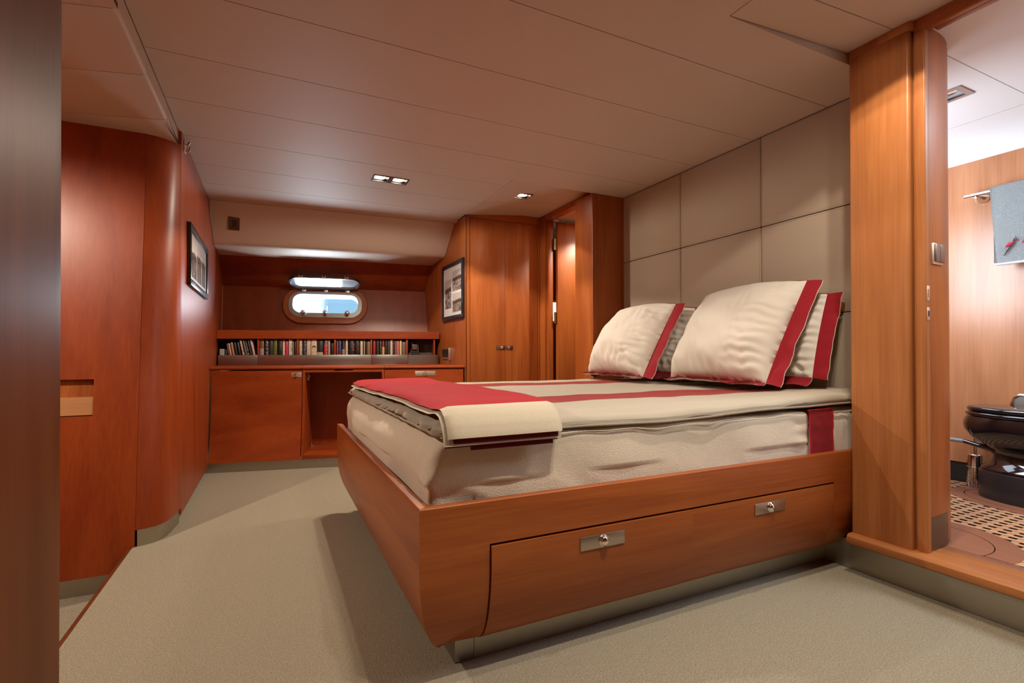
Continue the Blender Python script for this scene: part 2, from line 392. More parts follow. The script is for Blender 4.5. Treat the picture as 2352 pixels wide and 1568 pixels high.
obj('access_panel', MB().plate([(-1.3, 1.95), (-0.62, 1.85), (-0.62, 2.262), (-1.3, 2.40)], [], 2.248, 2.262), VINYL, soffit)

# left wall: plane panel turning by a curved corner into the long wall
XW = -0.49
corner = [(-2.3, 3.2), (-0.68, 3.2), (-0.64, 3.203), (-0.60, 3.212), (-0.565, 3.232), (-0.54, 3.262), (-0.518, 3.32), (-0.505, 3.40), (-0.496, 3.48), (-0.49, 3.55)]
outer_pts = corner + [(-0.49, 6.5)]
back = [(-0.52, 6.5), (-0.52, 3.56), (-0.53, 3.46), (-0.56, 3.33), (-0.60, 3.27), (-0.70, 3.24), (-2.3, 3.24)]
wall_l = sempty('wall_left', (-0.49, 4.5, 0))
def wstrip(pts, z0, z1, name, mat, parent=wall_l, t=0.03):
    # a strip of wall following pts in plan, thickness t behind
    off = []
    for i, p in enumerate(pts):
        a = Vector(pts[max(i - 1, 0)]); b = Vector(pts[min(i + 1, len(pts) - 1)]); d = (b - a).normalized()
        off.append((p[0] - d.y * t, p[1] + d.x * t))
    m = MB(); m.prism(list(pts) + off[::-1], z0, z1)
    return obj(name, m, mat, parent, ang=22)
i_flat = 1
# passage panel with recessed pull, steps down to the lower floor at the left
LEAN = 0.115
def lean(m):
    for v in m.bm.verts: v.co.y += LEAN * v.co.z
    return m
flat = MB()
flat.plate([(-2.3, -0.115), (-0.655, -0.115), (-0.655, 0.0), (-0.645, 0.0), (-0.645, 0.085), (-0.645, 2.262), (-2.3, 2.262)], [[(-1.05, 0.685), (-1.05, 0.875), (-0.838, 0.875), (-0.838, 0.685)]], 0.0, 0.03,
           frame=((0, 3.2, 0), (1, 0, 0), (0, LEAN, 1), (0, 1, 0)))
obj('flat_panel', flat, RZ, wall_l)
pull = MB(); pull.box(-1.05, -0.838, 3.228, 3.236, 0.685, 0.875); lean(pull); obj('recess_back', pull, WZ, wall_l)
obj('recess_ledge', lean(MB().prism([(3.205, 0.782), (3.229, 0.782), (3.229, 0.69), (3.212, 0.69)], -1.05, -0.839, 'x', 0.003)), wood('cherry_pale', 'x', (0.46, 0.20, 0.08), (0.62, 0.31, 0.13)), wall_l)
lowc = [(-0.645, 3.2025)] + corner[3:]
topc = [(-0.645, 3.462), (-0.60, 3.473), (-0.565, 3.492), (-0.54, 3.510), (-0.518, 3.528), (-0.505, 3.538), (-0.496, 3.545), (-0.49, 3.552)]
def cring(k):
    out = []
    for (ax, ay), (bx_, by_) in zip(lowc, topc): out.append((lerp(ax, bx_, k), lerp(ay, by_, k), lerp(0.0, 2.262, k)))
    return out + [(x - 0.02, y + 0.03, z) for x, y, z in out[::-1]]
m = MB(); m.loft([cring(0.085 / 2.262), cring(0.5), cring(1.0)]); obj('curved_panel', m, RZ, wall_l, ang=22)
wstrip([(-0.49, 3.552), (-0.49, 6.5)], 0.05, 2.36, 'long_panel', RZ)
def inset(pts, d):
    out = []
    for i, p in enumerate(pts):
        a = Vector(pts[max(i - 1, 0)]); b = Vector(pts[min(i + 1, len(pts) - 1)]); t = (b - a).normalized()
        out.append((p[0] - t.y * d, p[1] + t.x * d))
    return out
bl = sempty('baseboard_left', (-0.6, 3.2, 0))
wstrip(inset([(-0.632, 3.2025)] + corner[3:], 0.008), 0.0, 0.085, 'curved_kick', STEELD, bl, 0.012)
wstrip(inset([(-0.49, 3.552), (-0.49, 6.3)], 0.022), 0.0, 0.07, 'long_kick', STEELD, bl, 0.012)
wstrip([(-2.3, 3.212), (-0.66, 3.212)], -0.21, -0.115, 'passage_kick', STEELD, bl, 0.012)
# passage walls and the wall behind the camera
struct('wall_passage', MB().box(-2.34, -2.30, -2.4, 3.24, -0.25, 2.3), WZ)
struct('wall_passage', MB().box(-2.3, -0.62, 0.36, 0.40, -0.25, 2.3), WZ)
struct('wall_left', MB().box(-0.62, -0.58, -2.4, 1.05, 0, 2.36), WZ)
struct('wall_front', MB().box(-0.6, 2.45, -2.44, -2.40, 0, 2.42), WZ)
# dark varnished post close to the camera
m = MB(); m.prism([(-0.56, 1.02), (-0.5, 1.02), (-0.5, 1.66)] + [(-0.53 + 0.03 * math.cos(a), 1.69 + 0.03 * math.sin(a)) for a in [math.radians(10 * k) for k in range(0, 19)]] + [(-0.56, 1.66)], 0.0, 2.4)
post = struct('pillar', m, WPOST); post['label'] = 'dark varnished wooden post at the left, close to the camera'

# hull wall behind the desk
def fy(x): return 6.338 - 0.182 * (x + 0.49)
n3 = Vector((-0.174, -0.954, 0.245)).normalized()
e1 = Vector((0.954, -0.174, 0)).normalized(); e3 = n3.cross(e1)
if e3.z < 0: e3 = -e3
W0 = Vector((0.56, 6.097, 1.573))
hull = sempty('wall_back', (0.6, 6.0, 1.2))
def tolocal(p): d = Vector(p) - W0; return (d.dot(e1), d.dot(e3))
def onhull(x, z):
    # point of the lower hull plane at given x, z
    y = W0.y - (n3.x * (x - W0.x) + n3.z * (z - W0.z)) / n3.y
    return (x, y, z)
lo = [tolocal(onhull(-0.488, 0.90)), tolocal(onhull(1.678, 0.90)), tolocal(onhull(1.678, 1.768)), tolocal(onhull(-0.488, 1.768))]
FR = (W0, e1, e3, -n3)
m = MB(); m.plate(lo, [rr(0.385, 0.145, 0.12, 8)[::-1]], 0.0, 0.025, frame=FR)
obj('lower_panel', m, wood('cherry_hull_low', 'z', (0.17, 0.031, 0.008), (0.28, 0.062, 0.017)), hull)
a, b_ = onhull(-0.488, 1.765), onhull(1.678, 1.765)
m = MB()
m.loft([[(-0.488, 5.90, 2.032), (a[0], a[1], a[2]), (a[0], a[1] + 0.03, a[2] + 0.01), (-0.488, 5.93, 2.05)],
        [(1.678, 5.635, 2.038), (b_[0], b_[1], b_[2]), (b_[0], b_[1] + 0.03, b_[2] + 0.01), (1.678, 5.665, 2.056)]])
obj('upper_panel', m, WH, hull)

# porthole: wooden ring, steel frame, outer panes and the opened inner light
win = sempty('window_1', tuple(W0))
for k in range(4):   # ring of four jointed pieces
    pts_o = rr(0.457, 0.222, 0.215, 10, 0, -0.012); pts_i = rr(0.388, 0.148, 0.125, 10, 0, -0.012); n = len(pts_o); q = n // 4
    idx = [(k * q + q // 2 + j) % n for j in range(q + 1)]
    m = MB(lambda p: tuple(W0 + e1 * p[0] + e3 * p[1] + n3 * p[2]))
    m.loft([[(pts_o[i][0], pts_o[i][1], 0.0), (pts_o[i][0], pts_o[i][1], 0.022), (pts_o[i][0] * 0.985, pts_o[i][1] * 0.975, 0.030), (pts_i[i][0], pts_i[i][1], 0.030), (pts_i[i][0], pts_i[i][1], 0.0)] for i in idx])
    obj('ring_piece', m, (WX if k in (0, 2) else WZ), win)
FRo = (W0, e1, e3, n3)
m = MB(); m.plate(rr(0.393, 0.152, 0.130, 10, 0, -0.012), [rr(0.352, 0.112, 0.09, 10)[::-1]], 0.024, 0.038, frame=FRo)
obj('steel_frame', m, STEEL, win)
m = MB(lambda p: tuple(W0 + e1 * p[0] + e3 * p[1] + n3 * p[2]))
i0, i1 = rr(0.351, 0.111, 0.09, 10), rr(0.372, 0.135, 0.11, 10)
m.loft([[(x, y, 0.036) for x, y in i0], [(x, y, -0.10) for x, y in i0], [(x, y, -0.10) for x, y in i1], [(x, y, 0.0) for x, y in i1]], closed=True, ring_closed=True)
obj('liner', m, PALE, win)
for x0, x1 in ((-0.365, 0.0), (0.004, 0.365)):
    m = MB(lambda p: tuple(W0 + e1 * p[0] + e3 * p[1] + n3 * p[2])); m.box(x0, x1, -0.125, 0.125, -0.095, -0.089)
    obj('outer_pane', m, GLASS, win)
# open inner light standing out along the normal
hd = (n3 * 0.985 + e3 * 0.10).normalized(); hp = W0 + e3 * 0.168 + n3 * 0.045; hn = e1.cross(hd).normalized()
if hn.z < 0: hn = -hn
FH = (hp, e1, hd, hn)
hatch = obj('hatch_frame', MB().plate(rr(0.376, 0.140, 0.125, 10, 0, 0.150), [rr(0.356, 0.120, 0.105, 10, 0, 0.150)[::-1]], -0.012, 0.014, frame=FH), plain('dark_chrome', (0.22, 0.25, 0.29), 0.22, 1.0), win)
m = MB().plate(rr(0.357, 0.121, 0.106, 10, 0, 0.150), [], -0.003, 0.003, frame=FH); obj('hatch_pane', m, FROST, hatch)
for t in (-0.235, 0.0, 0.235):
    c = W0 + e1 * t + e3 * 0.150
    m = MB(lambda p: tuple(c + e1 * p[0] + e3 * p[1] + n3 * p[2])); m.box(-0.022, 0.022, -0.012, 0.020, 0.036, 0.058, 0.003); m.box(-0.030, 0.030, 0.012, 0.020, 0.04, 0.054, 0.002)
    obj('hinge', m, NICKEL, win)
    c2 = W0 + e1 * t - e3 * 0.120
    m = MB(); m.lathe([(0.010, 0.0), (0.012, 0.02), (0.026, 0.026), (0.028, 0.042), (0.018, 0.058), (0.001, 0.062)], c2 + n3 * 0.036, n3, 14)
    for s_ in (-1, 1): m.tube([c2 + n3 * 0.08 + e3 * 0.0, c2 + n3 * 0.075 + e3 * 0.022 * 1.2 + e1 * 0.016 * s_], 0.006, 8)
    obj('clamp_knob', m, CHROME, win)
    c3 = hp + e1 * t + hd * 0.292
    m = MB(); m.box(-0.001, 0.001, -0.001, 0.001, -0.001, 0.001)
    for s_ in (-1, 1): m.lathe([(0.008, -0.016), (0.011, 0.0), (0.008, 0.016)], c3 + e1 * 0.016 * s_ + hn * 0.012, hn, 10)
    m.tube([c3 - e1 * 0.02, c3 + e1 * 0.02], 0.006, 8)
    obj('catch', m, CHROME, hatch)

# headboard wall of upholstered panels
head = struct('wall_right', MB().box(2.735, 2.76, 1.40, 3.46, 0.0, 2.42), DARK)
ys = [1.402, 2.111, 2.786, 3.452]; zs = [0.4, 1.22, 1.782, 2.338]
for i in range(3):
    for j in range(3):
        p = obj('upholstered_panel', MB().box(2.718, 2.737, ys[i] + g, ys[i + 1] - g, zs[j] + g, zs[j + 1] - g, 0.006), HEADB, head)
        m = MB()
        for y in (ys[i] + 0.012, ys[i + 1] - 0.012): m.box(2.7174, 2.7184, y - 0.0012, y + 0.0012, zs[j] + 0.012, zs[j + 1] - 0.012)
        for z in (zs[j] + 0.012, zs[j + 1] - 0.012): m.box(2.7174, 2.7184, ys[i] + 0.012, ys[i + 1] - 0.012, z - 0.0012, z + 0.0012)
        obj('stitch_line', m, STITCH, p)
m = MB(); m.box(2.694, 2.718, 1.612, 1.640, 1.225, 1.272, 0.003)
tag(obj('wooden_knob', m, WZ), 'small square wooden knob fixed to the headboard wall behind the right pillows', 'knob')

# pillars of the bulkhead either side of the berth
def rpoly(x0, x1, y0, y1, r, n=5):
    out = []
    for cx_, cy_, a0 in ((x1 - r, y1 - r, 0), (x0 + r, y1 - r, 90), (x0 + r, y0 + r, 180), (x1 - r, y0 + r, 270)):
        for k in range(n + 1):
            a_ = math.radians(a0 + 90 * k / n); out.append((cx_ + r * math.cos(a_), cy_ + r * math.sin(a_)))
    return out
pil = struct('pillar', MB().prism(rpoly(2.40, 2.716, 1.158, 1.402, 0.012), 0.182, 2.36), GZ)
obj('cap_rail', MB().prism(rpoly(2.393, 2.62, 1.146, 1.406, 0.02), 2.352, 2.405), GZ, pil)
WPOST.node_tree.nodes['Principled BSDF'].inputs['Specular IOR Level'].default_value = 0.22
pst = struct('pillar', MB().prism(rpoly(2.418, 2.447, 1.111, 1.150, 0.005), 0.182, 2.337), GZ)
obj('backing_strip', MB().box(2.43, 2.60, 1.150, 1.157, 0.182, 2.40), GZ, pst)
for z0, z1, lt in ((1.217, 1.279, 0.03), (1.137, 1.19, 0.0)):
    m = MB(); m.box(2.423, 2.442, 1.1090, 1.1125, z0, z1, 0.001); sp = obj('strike_plate', m, NICKEL, pst)
    m = MB(); m.box(2.427, 2.436, 1.1075, 1.1095, z0 + 0.016, z1 - 0.014); obj('latch_slot', m, BLACKM if not lt else CHROME, sp)
fp = struct('pillar', MB().prism(rpoly(2.40, 2.74, 3.448, 3.72, 0.012), 0.0, 2.34), WZ)
obj('edge_strip', MB().box(2.398, 2.44, 3.442, 3.452, 0.0, 2.338, 0.003), WZ, fp)

# step, threshold and door head of the bathroom
led = sempty('trim_2', (2.40, 0.7, 0.15))
noz = [(2.40, 0.135), (2.372, 0.135), (2.362, 0.142), (2.359, 0.155), (2.362, 0.170), (2.374, 0.181), (2.40, 0.182), (2.475, 0.182), (2.475, 0.135)]
m = MB(); m.prism([(x, z) for x, z in noz], -2.4, 1.40, 'y'); 
obj('nosing', m, GY_, led)
obj('threshold_board', MB().box(2.477, 2.545, -0.6, 1.17, 0.14, 0.179, 0.002), GY_, led)
obj('threshold_board', MB().box(2.547, 2.61, -0.6, 1.17, 0.14, 0.177, 0.002), WTEAKD, led)
br = sempty('baseboard_right', (2.42, 0.7, 0))
obj('steel_riser', MB().box(2.432, 2.45, -2.4, 1.56, 0.0, 0.136), STEELD, br)
hdr = sempty('trim_3', (2.44, 0.6, 2.36))
m = MB(); m.box(2.4165, 2.45, -0.2, 1.149, 2.337, 2.42, 0.004); m.box(2.45, 2.50, -0.2, 1.102, 2.345, 2.42, 0.004); obj('door_head', m, WY, hdr)
struct('wall_right', MB().box(2.42, 2.46, -2.4, 0.15, 0.18, 2.42), WZ)

# ------------------------------------------------------------------ far doorway with the open door
XB = 2.48
dr = sempty('door_1', (2.5, 4.0, 0))
obj('jamb', MB().prism([(2.48, 4.395), (2.48, 4.50), (2.56, 4.50), (2.56, 4.395)], 0, 2.40, bev=0.004), WZ, dr)
obj('jamb_stop', MB().box(2.50, 2.556, 4.362, 4.394, 0, 2.395, 0.003), WZ, dr)
obj('door_head', MB().box(2.48, 2.56, 3.60, 4.394, 2.352, 2.42, 0.004), WY, dr)
leaf = obj('door_leaf', MB().box(2.592, 3.30, 4.335, 4.372, 0.02, 2.335, 0.003), WZ, dr)
for z in (2.11, 1.37, 0.55):
    m = MB(); m.box(2.556, 2.592, 4.348, 4.352, z - 0.055, z + 0.055); m.tube([(2.566, 4.343, z - 0.058), (2.566, 4.343, z + 0.058)], 0.007, 10); obj('hinge', m, BRASS, leaf)
m = MB(); m.tube([(2.556, 4.34, 2.35), (2.60, 4.33, 2.34)], 0.008, 8); m.tube([(2.566, 4.34, 2.28), (2.566, 4.34, 2.35)], 0.006, 8); obj('pivot', m, NICKEL, leaf)
struct('wall_cabin', MB().box(2.57, 4.5, 5.2, 5.24, 0, 2.42), WZ)
struct('wall_cabin', MB().box(4.3, 4.34, 3.45, 5.2, 0, 2.42), WZ)
struct('wall_cabin', MB().box(2.742, 4.5, 3.45, 3.49, 0, 2.42), WZ)
struct('ceiling', MB().box(2.56, 4.4, 3.47, 5.2, 2.36, 2.40), VINYL)
struct('floor', MB().box(2.43, 4.4, 3.47, 5.2, -0.03, 0.0), CARPET)
w2 = sempty('window_2', (3.05, 5.19, 1.5))
obj('bright_pane', MB().box(2.93, 3.17, 5.190, 5.196, 1.40, 1.62), plain('daylight_pane', (1, 1, 1), 0.5, emit=(0.85, 0.92, 1.0), estr=6.0), w2)
m = MB(); m.box(2.90, 2.93, 5.175, 5.199, 1.37, 1.65, 0.003); m.box(3.17, 3.20, 5.175, 5.199, 1.37, 1.65, 0.003); m.box(2.93, 3.17, 5.175, 5.199, 1.37, 1.40, 0.003); m.box(2.93, 3.17, 5.175, 5.199, 1.62, 1.65, 0.003); obj('window_frame', m, NICKEL, w2)

# ------------------------------------------------------------------ wardrobe
def handle_plate(parent, xf, s0, s1, z0, z1, sk, zk, plate_mat=NICKEL, r=0.016):
    m = MB(xf); m.box(s0, s1, -0.003, 0.001, z0, z1, 0.001); h = obj('handle_plate', m, plate_mat, parent)
    m = MB(); c = Vector(xf((sk, -0.003, zk)) if xf else (sk, -0.003, zk)); d = (Vector(xf((sk, -1.0, zk))) - Vector(xf((sk, 0.0, zk)))).normalized()
    m.lathe([(r * 1.12, 0.0), (r * 1.12, 0.004), (r * 1.0, 0.0065), (r * 0.92, 0.0055), (r * 0.86, 0.0095), (r * 0.62, 0.0135), (r * 0.3, 0.0155), (0.0005, 0.016)], c, d, 20)
    obj('push_knob', m, CHROME, parent)
    return h
wd = thing('wardrobe', 'tall cherry wood wardrobe with two doors standing left of the far doorway', 'wardrobe', (2.08, 4.7, 0))
obj('side_panel', MB().prism([(4.502, 0.0), (6.0, 0.0), (6.0, 1.9), (5.7, 2.10), (5.2, 2.10), (4.86, 2.338), (4.502, 2.338)], 1.68, 1.70, 'x'), WZ, wd)
m = MB(); m.box(1.68, 1.715, 4.5, 4.522, 0.0, 2.338, 0.003); obj('stile', m, WZ, wd)
m = MB(); m.box(2.457, 2.479, 4.5, 4.522, 0.0, 2.40, 0.002); obj('stile', m, WZ, wd)
m = MB(); m.prism([(1.715, 2.322), (2.457, 2.322), (2.457, 2.401), (2.285, 2.401), (1.715, 2.343)], 4.5, 4.522, 'y'); obj('top_rail', m, WX, wd)
obj('carcass', MB().box(1.70, 2.48, 4.525, 5.1, 0.0, 2.32), DARK, wd)
wxf = lambda p: (p[0], 4.5 + p[1], p[2])
for x0, x1, hs in ((1.718, 2.0845, (1.990, 2.083, 2.048)), (2.0875, 2.454, (2.089, 2.170, 2.124))):
    d = obj('door', MB().box(x0, x1, 4.4995, 4.521, 0.10, 2.319, 0.002), WZ, wd)
    handle_plate(d, wxf, hs[0], hs[1], 1.048, 1.088, hs[2], 1.068, plain('bronze_plate', (0.30, 0.22, 0.17), 0.35, 1.0), 0.014)
obj('kick', MB().box(1.68, 2.48, 4.51, 4.52, 0.0, 0.095), STEELD, wd)

# socket on the wardrobe side
m_s = thing('wall_socket', 'twin metal socket plate on the wardrobe side just above the desk top', 'socket', (1.678, 5.09, 0.955))
obj('plate', MB().box(1.668, 1.680, 4.965, 5.225, 0.955, 1.066, 0.002), NICKEL, m_s)
for y0, y1 in ((5.0, 5.115), (5.125, 5.215)): obj('socket_face', MB().box(1.6655, 1.669, y0, y1, 0.970, 1.055, 0.001), BLACKM, m_s)
obj('cover_edge', MB().box(1.650, 1.680, 4.955, 4.966, 0.94, 1.07, 0.002), NICKEL, m_s)

# ------------------------------------------------------------------ desk units along the hull
def dy(s): return 5.02 - 0.217 * (s + 0.49)
dn = Vector((0.212, 0.977, 0))
DX = lambda p: (p[0] + dn.x * p[1], dy(p[0]) + dn.y * p[1], p[2])
def bulge(z): return -0.10 * max(0.0, (0.862 - z) / 0.78) ** 2.0
def curved_front(s0, s1, z0, z1, t=0.02, n=14):
    m = MB(DX); zz = [z0 + (z1 - z0) * k / n for k in range(n + 1)]
    m.loft([[(s0, bulge(z), z) for z in zz] + [(s0, bulge(z) + t, z) for z in zz[::-1]], [(s1, bulge(z), z) for z in zz] + [(s1, bulge(z) + t, z) for z in zz[::-1]]])
    es = [e for e in m.bm.edges if len(e.link_faces) == 2 and e.calc_face_angle(0) > 1.0]
    bmesh.ops.bevel(m.bm, geom=es, offset=0.0025, segments=2, affect='EDGES', profile=0.5)
    return m
def hp_at(z): return lambda p: DX((p[0], p[1] + bulge(z), p[2]))
cab = thing('base_cabinet', 'cherry cabinet with one wide bowed door at the left end of the desk', 'cabinet', (-0.1, 5.0, 0))
d = obj('door', curved_front(-0.466, 0.243, 0.082, 0.860), RX, cab)
handle_plate(d, hp_at(0.822), 0.155, 0.240, 0.800, 0.843, 0.198, 0.822)
m = MB(DX); m.box(-0.36, 0.247, 0.024, 0.44, 0.085, 0.862); obj('carcass', m, DARK, cab)
knee = thing('kneehole_desk', 'open cherry kneehole between the desk cabinets with a finger slot in its top rail', 'desk', (0.6, 5.0, 0))
obj('side_panel', curved_front(0.2485, 0.268, 0.082, 0.8655, 0.45), RZ, knee)
obj('side_panel', curved_front(0.922, 0.9405, 0.082, 0.8655, 0.45), RZ, knee)
m = MB(DX); m.box(0.268, 0.922, 0.40, 0.42, 0.082, 0.8655); obj('back_panel', m, RZ, knee)
m = MB(DX); m.box(0.268, 0.922, -0.098, 0.40, 0.082, 0.122, 0.004); obj('bottom_board', m, RX, knee)
m = MB(DX); m.plate([(0.268, 0.842), (0.922, 0.842), (0.922, 0.8655), (0.675, 0.8655), (0.670, 0.855), (0.513, 0.855), (0.508, 0.8655), (0.268, 0.8655)], [], 0.002, 0.022, frame=((0, 0, 0), (1, 0, 0), (0, 0, 1), (0, 1, 0))); obj('top_rail', m, RX, knee)
m = MB(DX); m.box(0.506, 0.677, 0.012, 0.020, 0.854, 0.8655); obj('finger_slot', m, DARK, knee)
m = MB(DX); m.box(0.268, 0.282, 0.12, 0.15, 0.765, 0.835, 0.002); m.box(0.282, 0.290, 0.10, 0.16, 0.790, 0.815, 0.002); obj('catch', m, NICKEL, knee)
dru = thing('drawer_unit', 'cherry drawer unit at the right end of the desk beside the wardrobe', 'drawer unit', (1.3, 4.8, 0))
for z0, z1 in ((0.612, 0.860), (0.350, 0.608), (0.082, 0.346)):
    d = obj('drawer', curved_front(0.9445, 1.664, z0, z1), RX, dru)
    zc = z1 - 0.038
    handle_plate(d, hp_at(zc), 1.218, 1.403, zc - 0.022, zc + 0.022, 1.309, zc)
m = MB(DX); m.box(0.946, 1.56, 0.024, 0.40, 0.085, 0.862); obj('carcass', m, DARK, dru)
wt = thing('worktop', 'long cherry worktop in three lengths with a rounded front edge under the bookshelf', 'worktop', (0.6, 5.2, 0.868))
def shy(x): return 5.653 - 0.16 * (x + 0.49)
for x0, x1 in ((-0.488, 0.2485), (0.2505, 0.9410), (0.943, 1.678)):
    prof = [(0.02, 0.866), (0.004, 0.868), (-0.006, 0.874), (-0.009, 0.883), (-0.006, 0.892), (0.004, 0.897), (0.02, 0.898)]
    m = MB()
    def ring(x):
        out = [(x, dy(x) + d_, z) for d_, z in prof]; yb = shy(x) + 0.40
        return out + [(x, yb, 0.898), (x, yb, 0.866)]
    m.loft([ring(x0), ring(x1)]); obj('worktop_length', m, RX, wt)
m = MB(DX); m.box(-0.52, 1.64, -0.088, -0.076, 0.0, 0.082); k = struct('baseboard_back', m, STEELD)

# bookshelf over the worktop
sn = Vector((0.158, 0.987, 0))
SX = lambda p: (p[0] + sn.x * p[1], shy(p[0]) + sn.y * p[1], p[2])
bs = thing('bookshelf', 'low built-in cherry bookshelf with a steel fiddle rail under the porthole', 'bookshelf', (0.6, 5.6, 0.9))
m = MB()
m.loft([[(-0.487, shy(-0.487), 1.160), (-0.487, shy(-0.487), 1.246), (-0.487, 6.24, 1.246), (-0.487, 6.24, 1.20), (-0.487, shy(-0.487) + 0.30, 1.160)], [(1.662, shy(1.662), 1.172), (1.662, shy(1.662), 1.250), (1.662, 5.86, 1.250), (1.662, 5.86, 1.20), (1.662, shy(1.662) + 0.30, 1.172)]])
es = [e for e in m.bm.edges if len(e.link_faces) == 2 and e.calc_face_angle(0) > 1.0]; bmesh.ops.bevel(m.bm, geom=es, offset=0.004, segments=2, affect='EDGES', profile=0.5)
obj('top_board', m, RX, bs)
for s in (-0.128, 0.233, 0.5885, 0.950, 1.317):
    m = MB(SX); m.box(s - 0.009, s + 0.009, 0.018, 0.26, 0.912, 1.165, 0.002); obj('divider', m, RZ, bs)
m = MB(SX); m.box(-0.52, 1.60, 0.26, 0.28, 0.90, 1.17); obj('back_panel', m, plain('dark_back', (0.03, 0.014, 0.009), 0.6), bs)
m = MB(SX); m.box(-0.46, 1.60, 0.012, 0.26, 0.899, 0.911); obj('bottom_board', m, RX, bs)
m = MB(SX); m.box(1.326, 1.60, 0.20, 0.215, 0.912, 1.165); obj('alcove_back', m, plain('grey_back', (0.09, 0.055, 0.048), 0.6), bs)
m = MB(SX); m.box(1.60, 1.618, 0.018, 0.26, 0.912, 1.168); obj('end_panel', m, RZ, bs)
for s0, s1 in ((-0.478, -0.1295), (-0.1265, 0.9485), (0.9515, 1.3245), (1.3275, 1.650)):
    m = MB(SX)
    if s1 > 1.6:
        pts = [(s0, 0.0), (s1 - 0.02, 0.0)] + [(s1 - 0.02 + 0.03 * math.sin(math.radians(a_)), 0.03 - 0.03 * math.cos(math.radians(a_))) for a_ in (20, 40, 60, 80)] + [(s1, 0.04), (s1 - 0.02, 0.012), (s0, 0.012)]
        m.prism(pts, 0.899, 0.9985)
    else: m.box(s0, s1, 0.0, 0.012, 0.899, 0.9985, 0.001)
    obj('fiddle_rail', m, STEEL, bs)

# ------------------------------------------------------------------ books
def spine(name, base, mark=None, amount=0.5, band=None, bandcol=None):
    m, nt, b = nmat(name)
    tc = N(nt, 'ShaderNodeTexCoord'); sp = N(nt, 'ShaderNodeSeparateXYZ'); nt.links.new(tc.outputs['Generated'], sp.inputs[0])
    col = N(nt, 'ShaderNodeMix', data_type='RGBA'); col.inputs['A'].default_value = (*base, 1); col.inputs['B'].default_value = (*(bandcol or base), 1)
    if band is not None:
        gt = N(nt, 'ShaderNodeMath', operation='GREATER_THAN' if band > 0 else 'LESS_THAN'); gt.inputs[1].default_value = abs(band)
        nt.links.new(sp.outputs['Z'], gt.inputs[0]); nt.links.new(gt.outputs[0], col.inputs['Factor'])
    else: col.inputs['Factor'].default_value = 0
    last = col.outputs['Result']
    if mark:
        mp = N(nt, 'ShaderNodeMapping'); mp.inputs['Scale'].default_value = (4, 1, 34); mp.inputs['Location'].default_value = (random.random() * 9, 0, random.random() * 9)
        nz = N(nt, 'ShaderNodeTexNoise'); nz.inputs['Scale'].default_value = 1.0; nz.inputs['Detail'].default_value = 1
        nt.links.new(tc.outputs['Generated'], mp.inputs[0]); nt.links.new(mp.outputs[0], nz.inputs['Vector'])
        th = N(nt, 'ShaderNodeMath', operation='GREATER_THAN'); th.inputs[1].default_value = 0.56
        nt.links.new(nz.outputs['Fac'], th.inputs[0])
        ws = N(nt, 'ShaderNodeMath', operation='COMPARE'); ws.inputs[1].default_value = 0.5; ws.inputs[2].default_value = 0.26
        nt.links.new(sp.outputs['X'], ws.inputs[0])
        zs_ = N(nt, 'ShaderNodeMath', operation='COMPARE'); zs_.inputs[1].default_value = 0.68; zs_.inputs[2].default_value = amount * 0.5
        nt.links.new(sp.outputs['Z'], zs_.inputs[0])
        a1 = N(nt, 'ShaderNodeMath', operation='MULTIPLY'); a2 = N(nt, 'ShaderNodeMath', operation='MULTIPLY')
        nt.links.new(th.outputs[0], a1.inputs[0]); nt.links.new(ws.outputs[0], a1.inputs[1]); nt.links.new(a1.outputs[0], a2.inputs[0]); nt.links.new(zs_.outputs[0], a2.inputs[1])
        c2 = N(nt, 'ShaderNodeMix', data_type='RGBA'); c2.inputs['B'].default_value = (*mark, 1)
        nt.links.new(a2.outputs[0], c2.inputs['Factor']); nt.links.new(last, c2.inputs['A']); last = c2.outputs['Result']
    nt.links.new(last, b.inputs['Base Color']); b.inputs['Roughness'].default_value = 0.4
    return m
CR = (0.62, 0.50, 0.37); BK = (0.012, 0.010, 0.010); GY = (0.30, 0.27, 0.24); RD = (0.42, 0.02, 0.03); DK = (0.035, 0.022, 0.016)
G1, G2, G3, G4, G5 = ['books in bay %d of the bookshelf' % k for k in (1, 2, 3, 4, 5)]
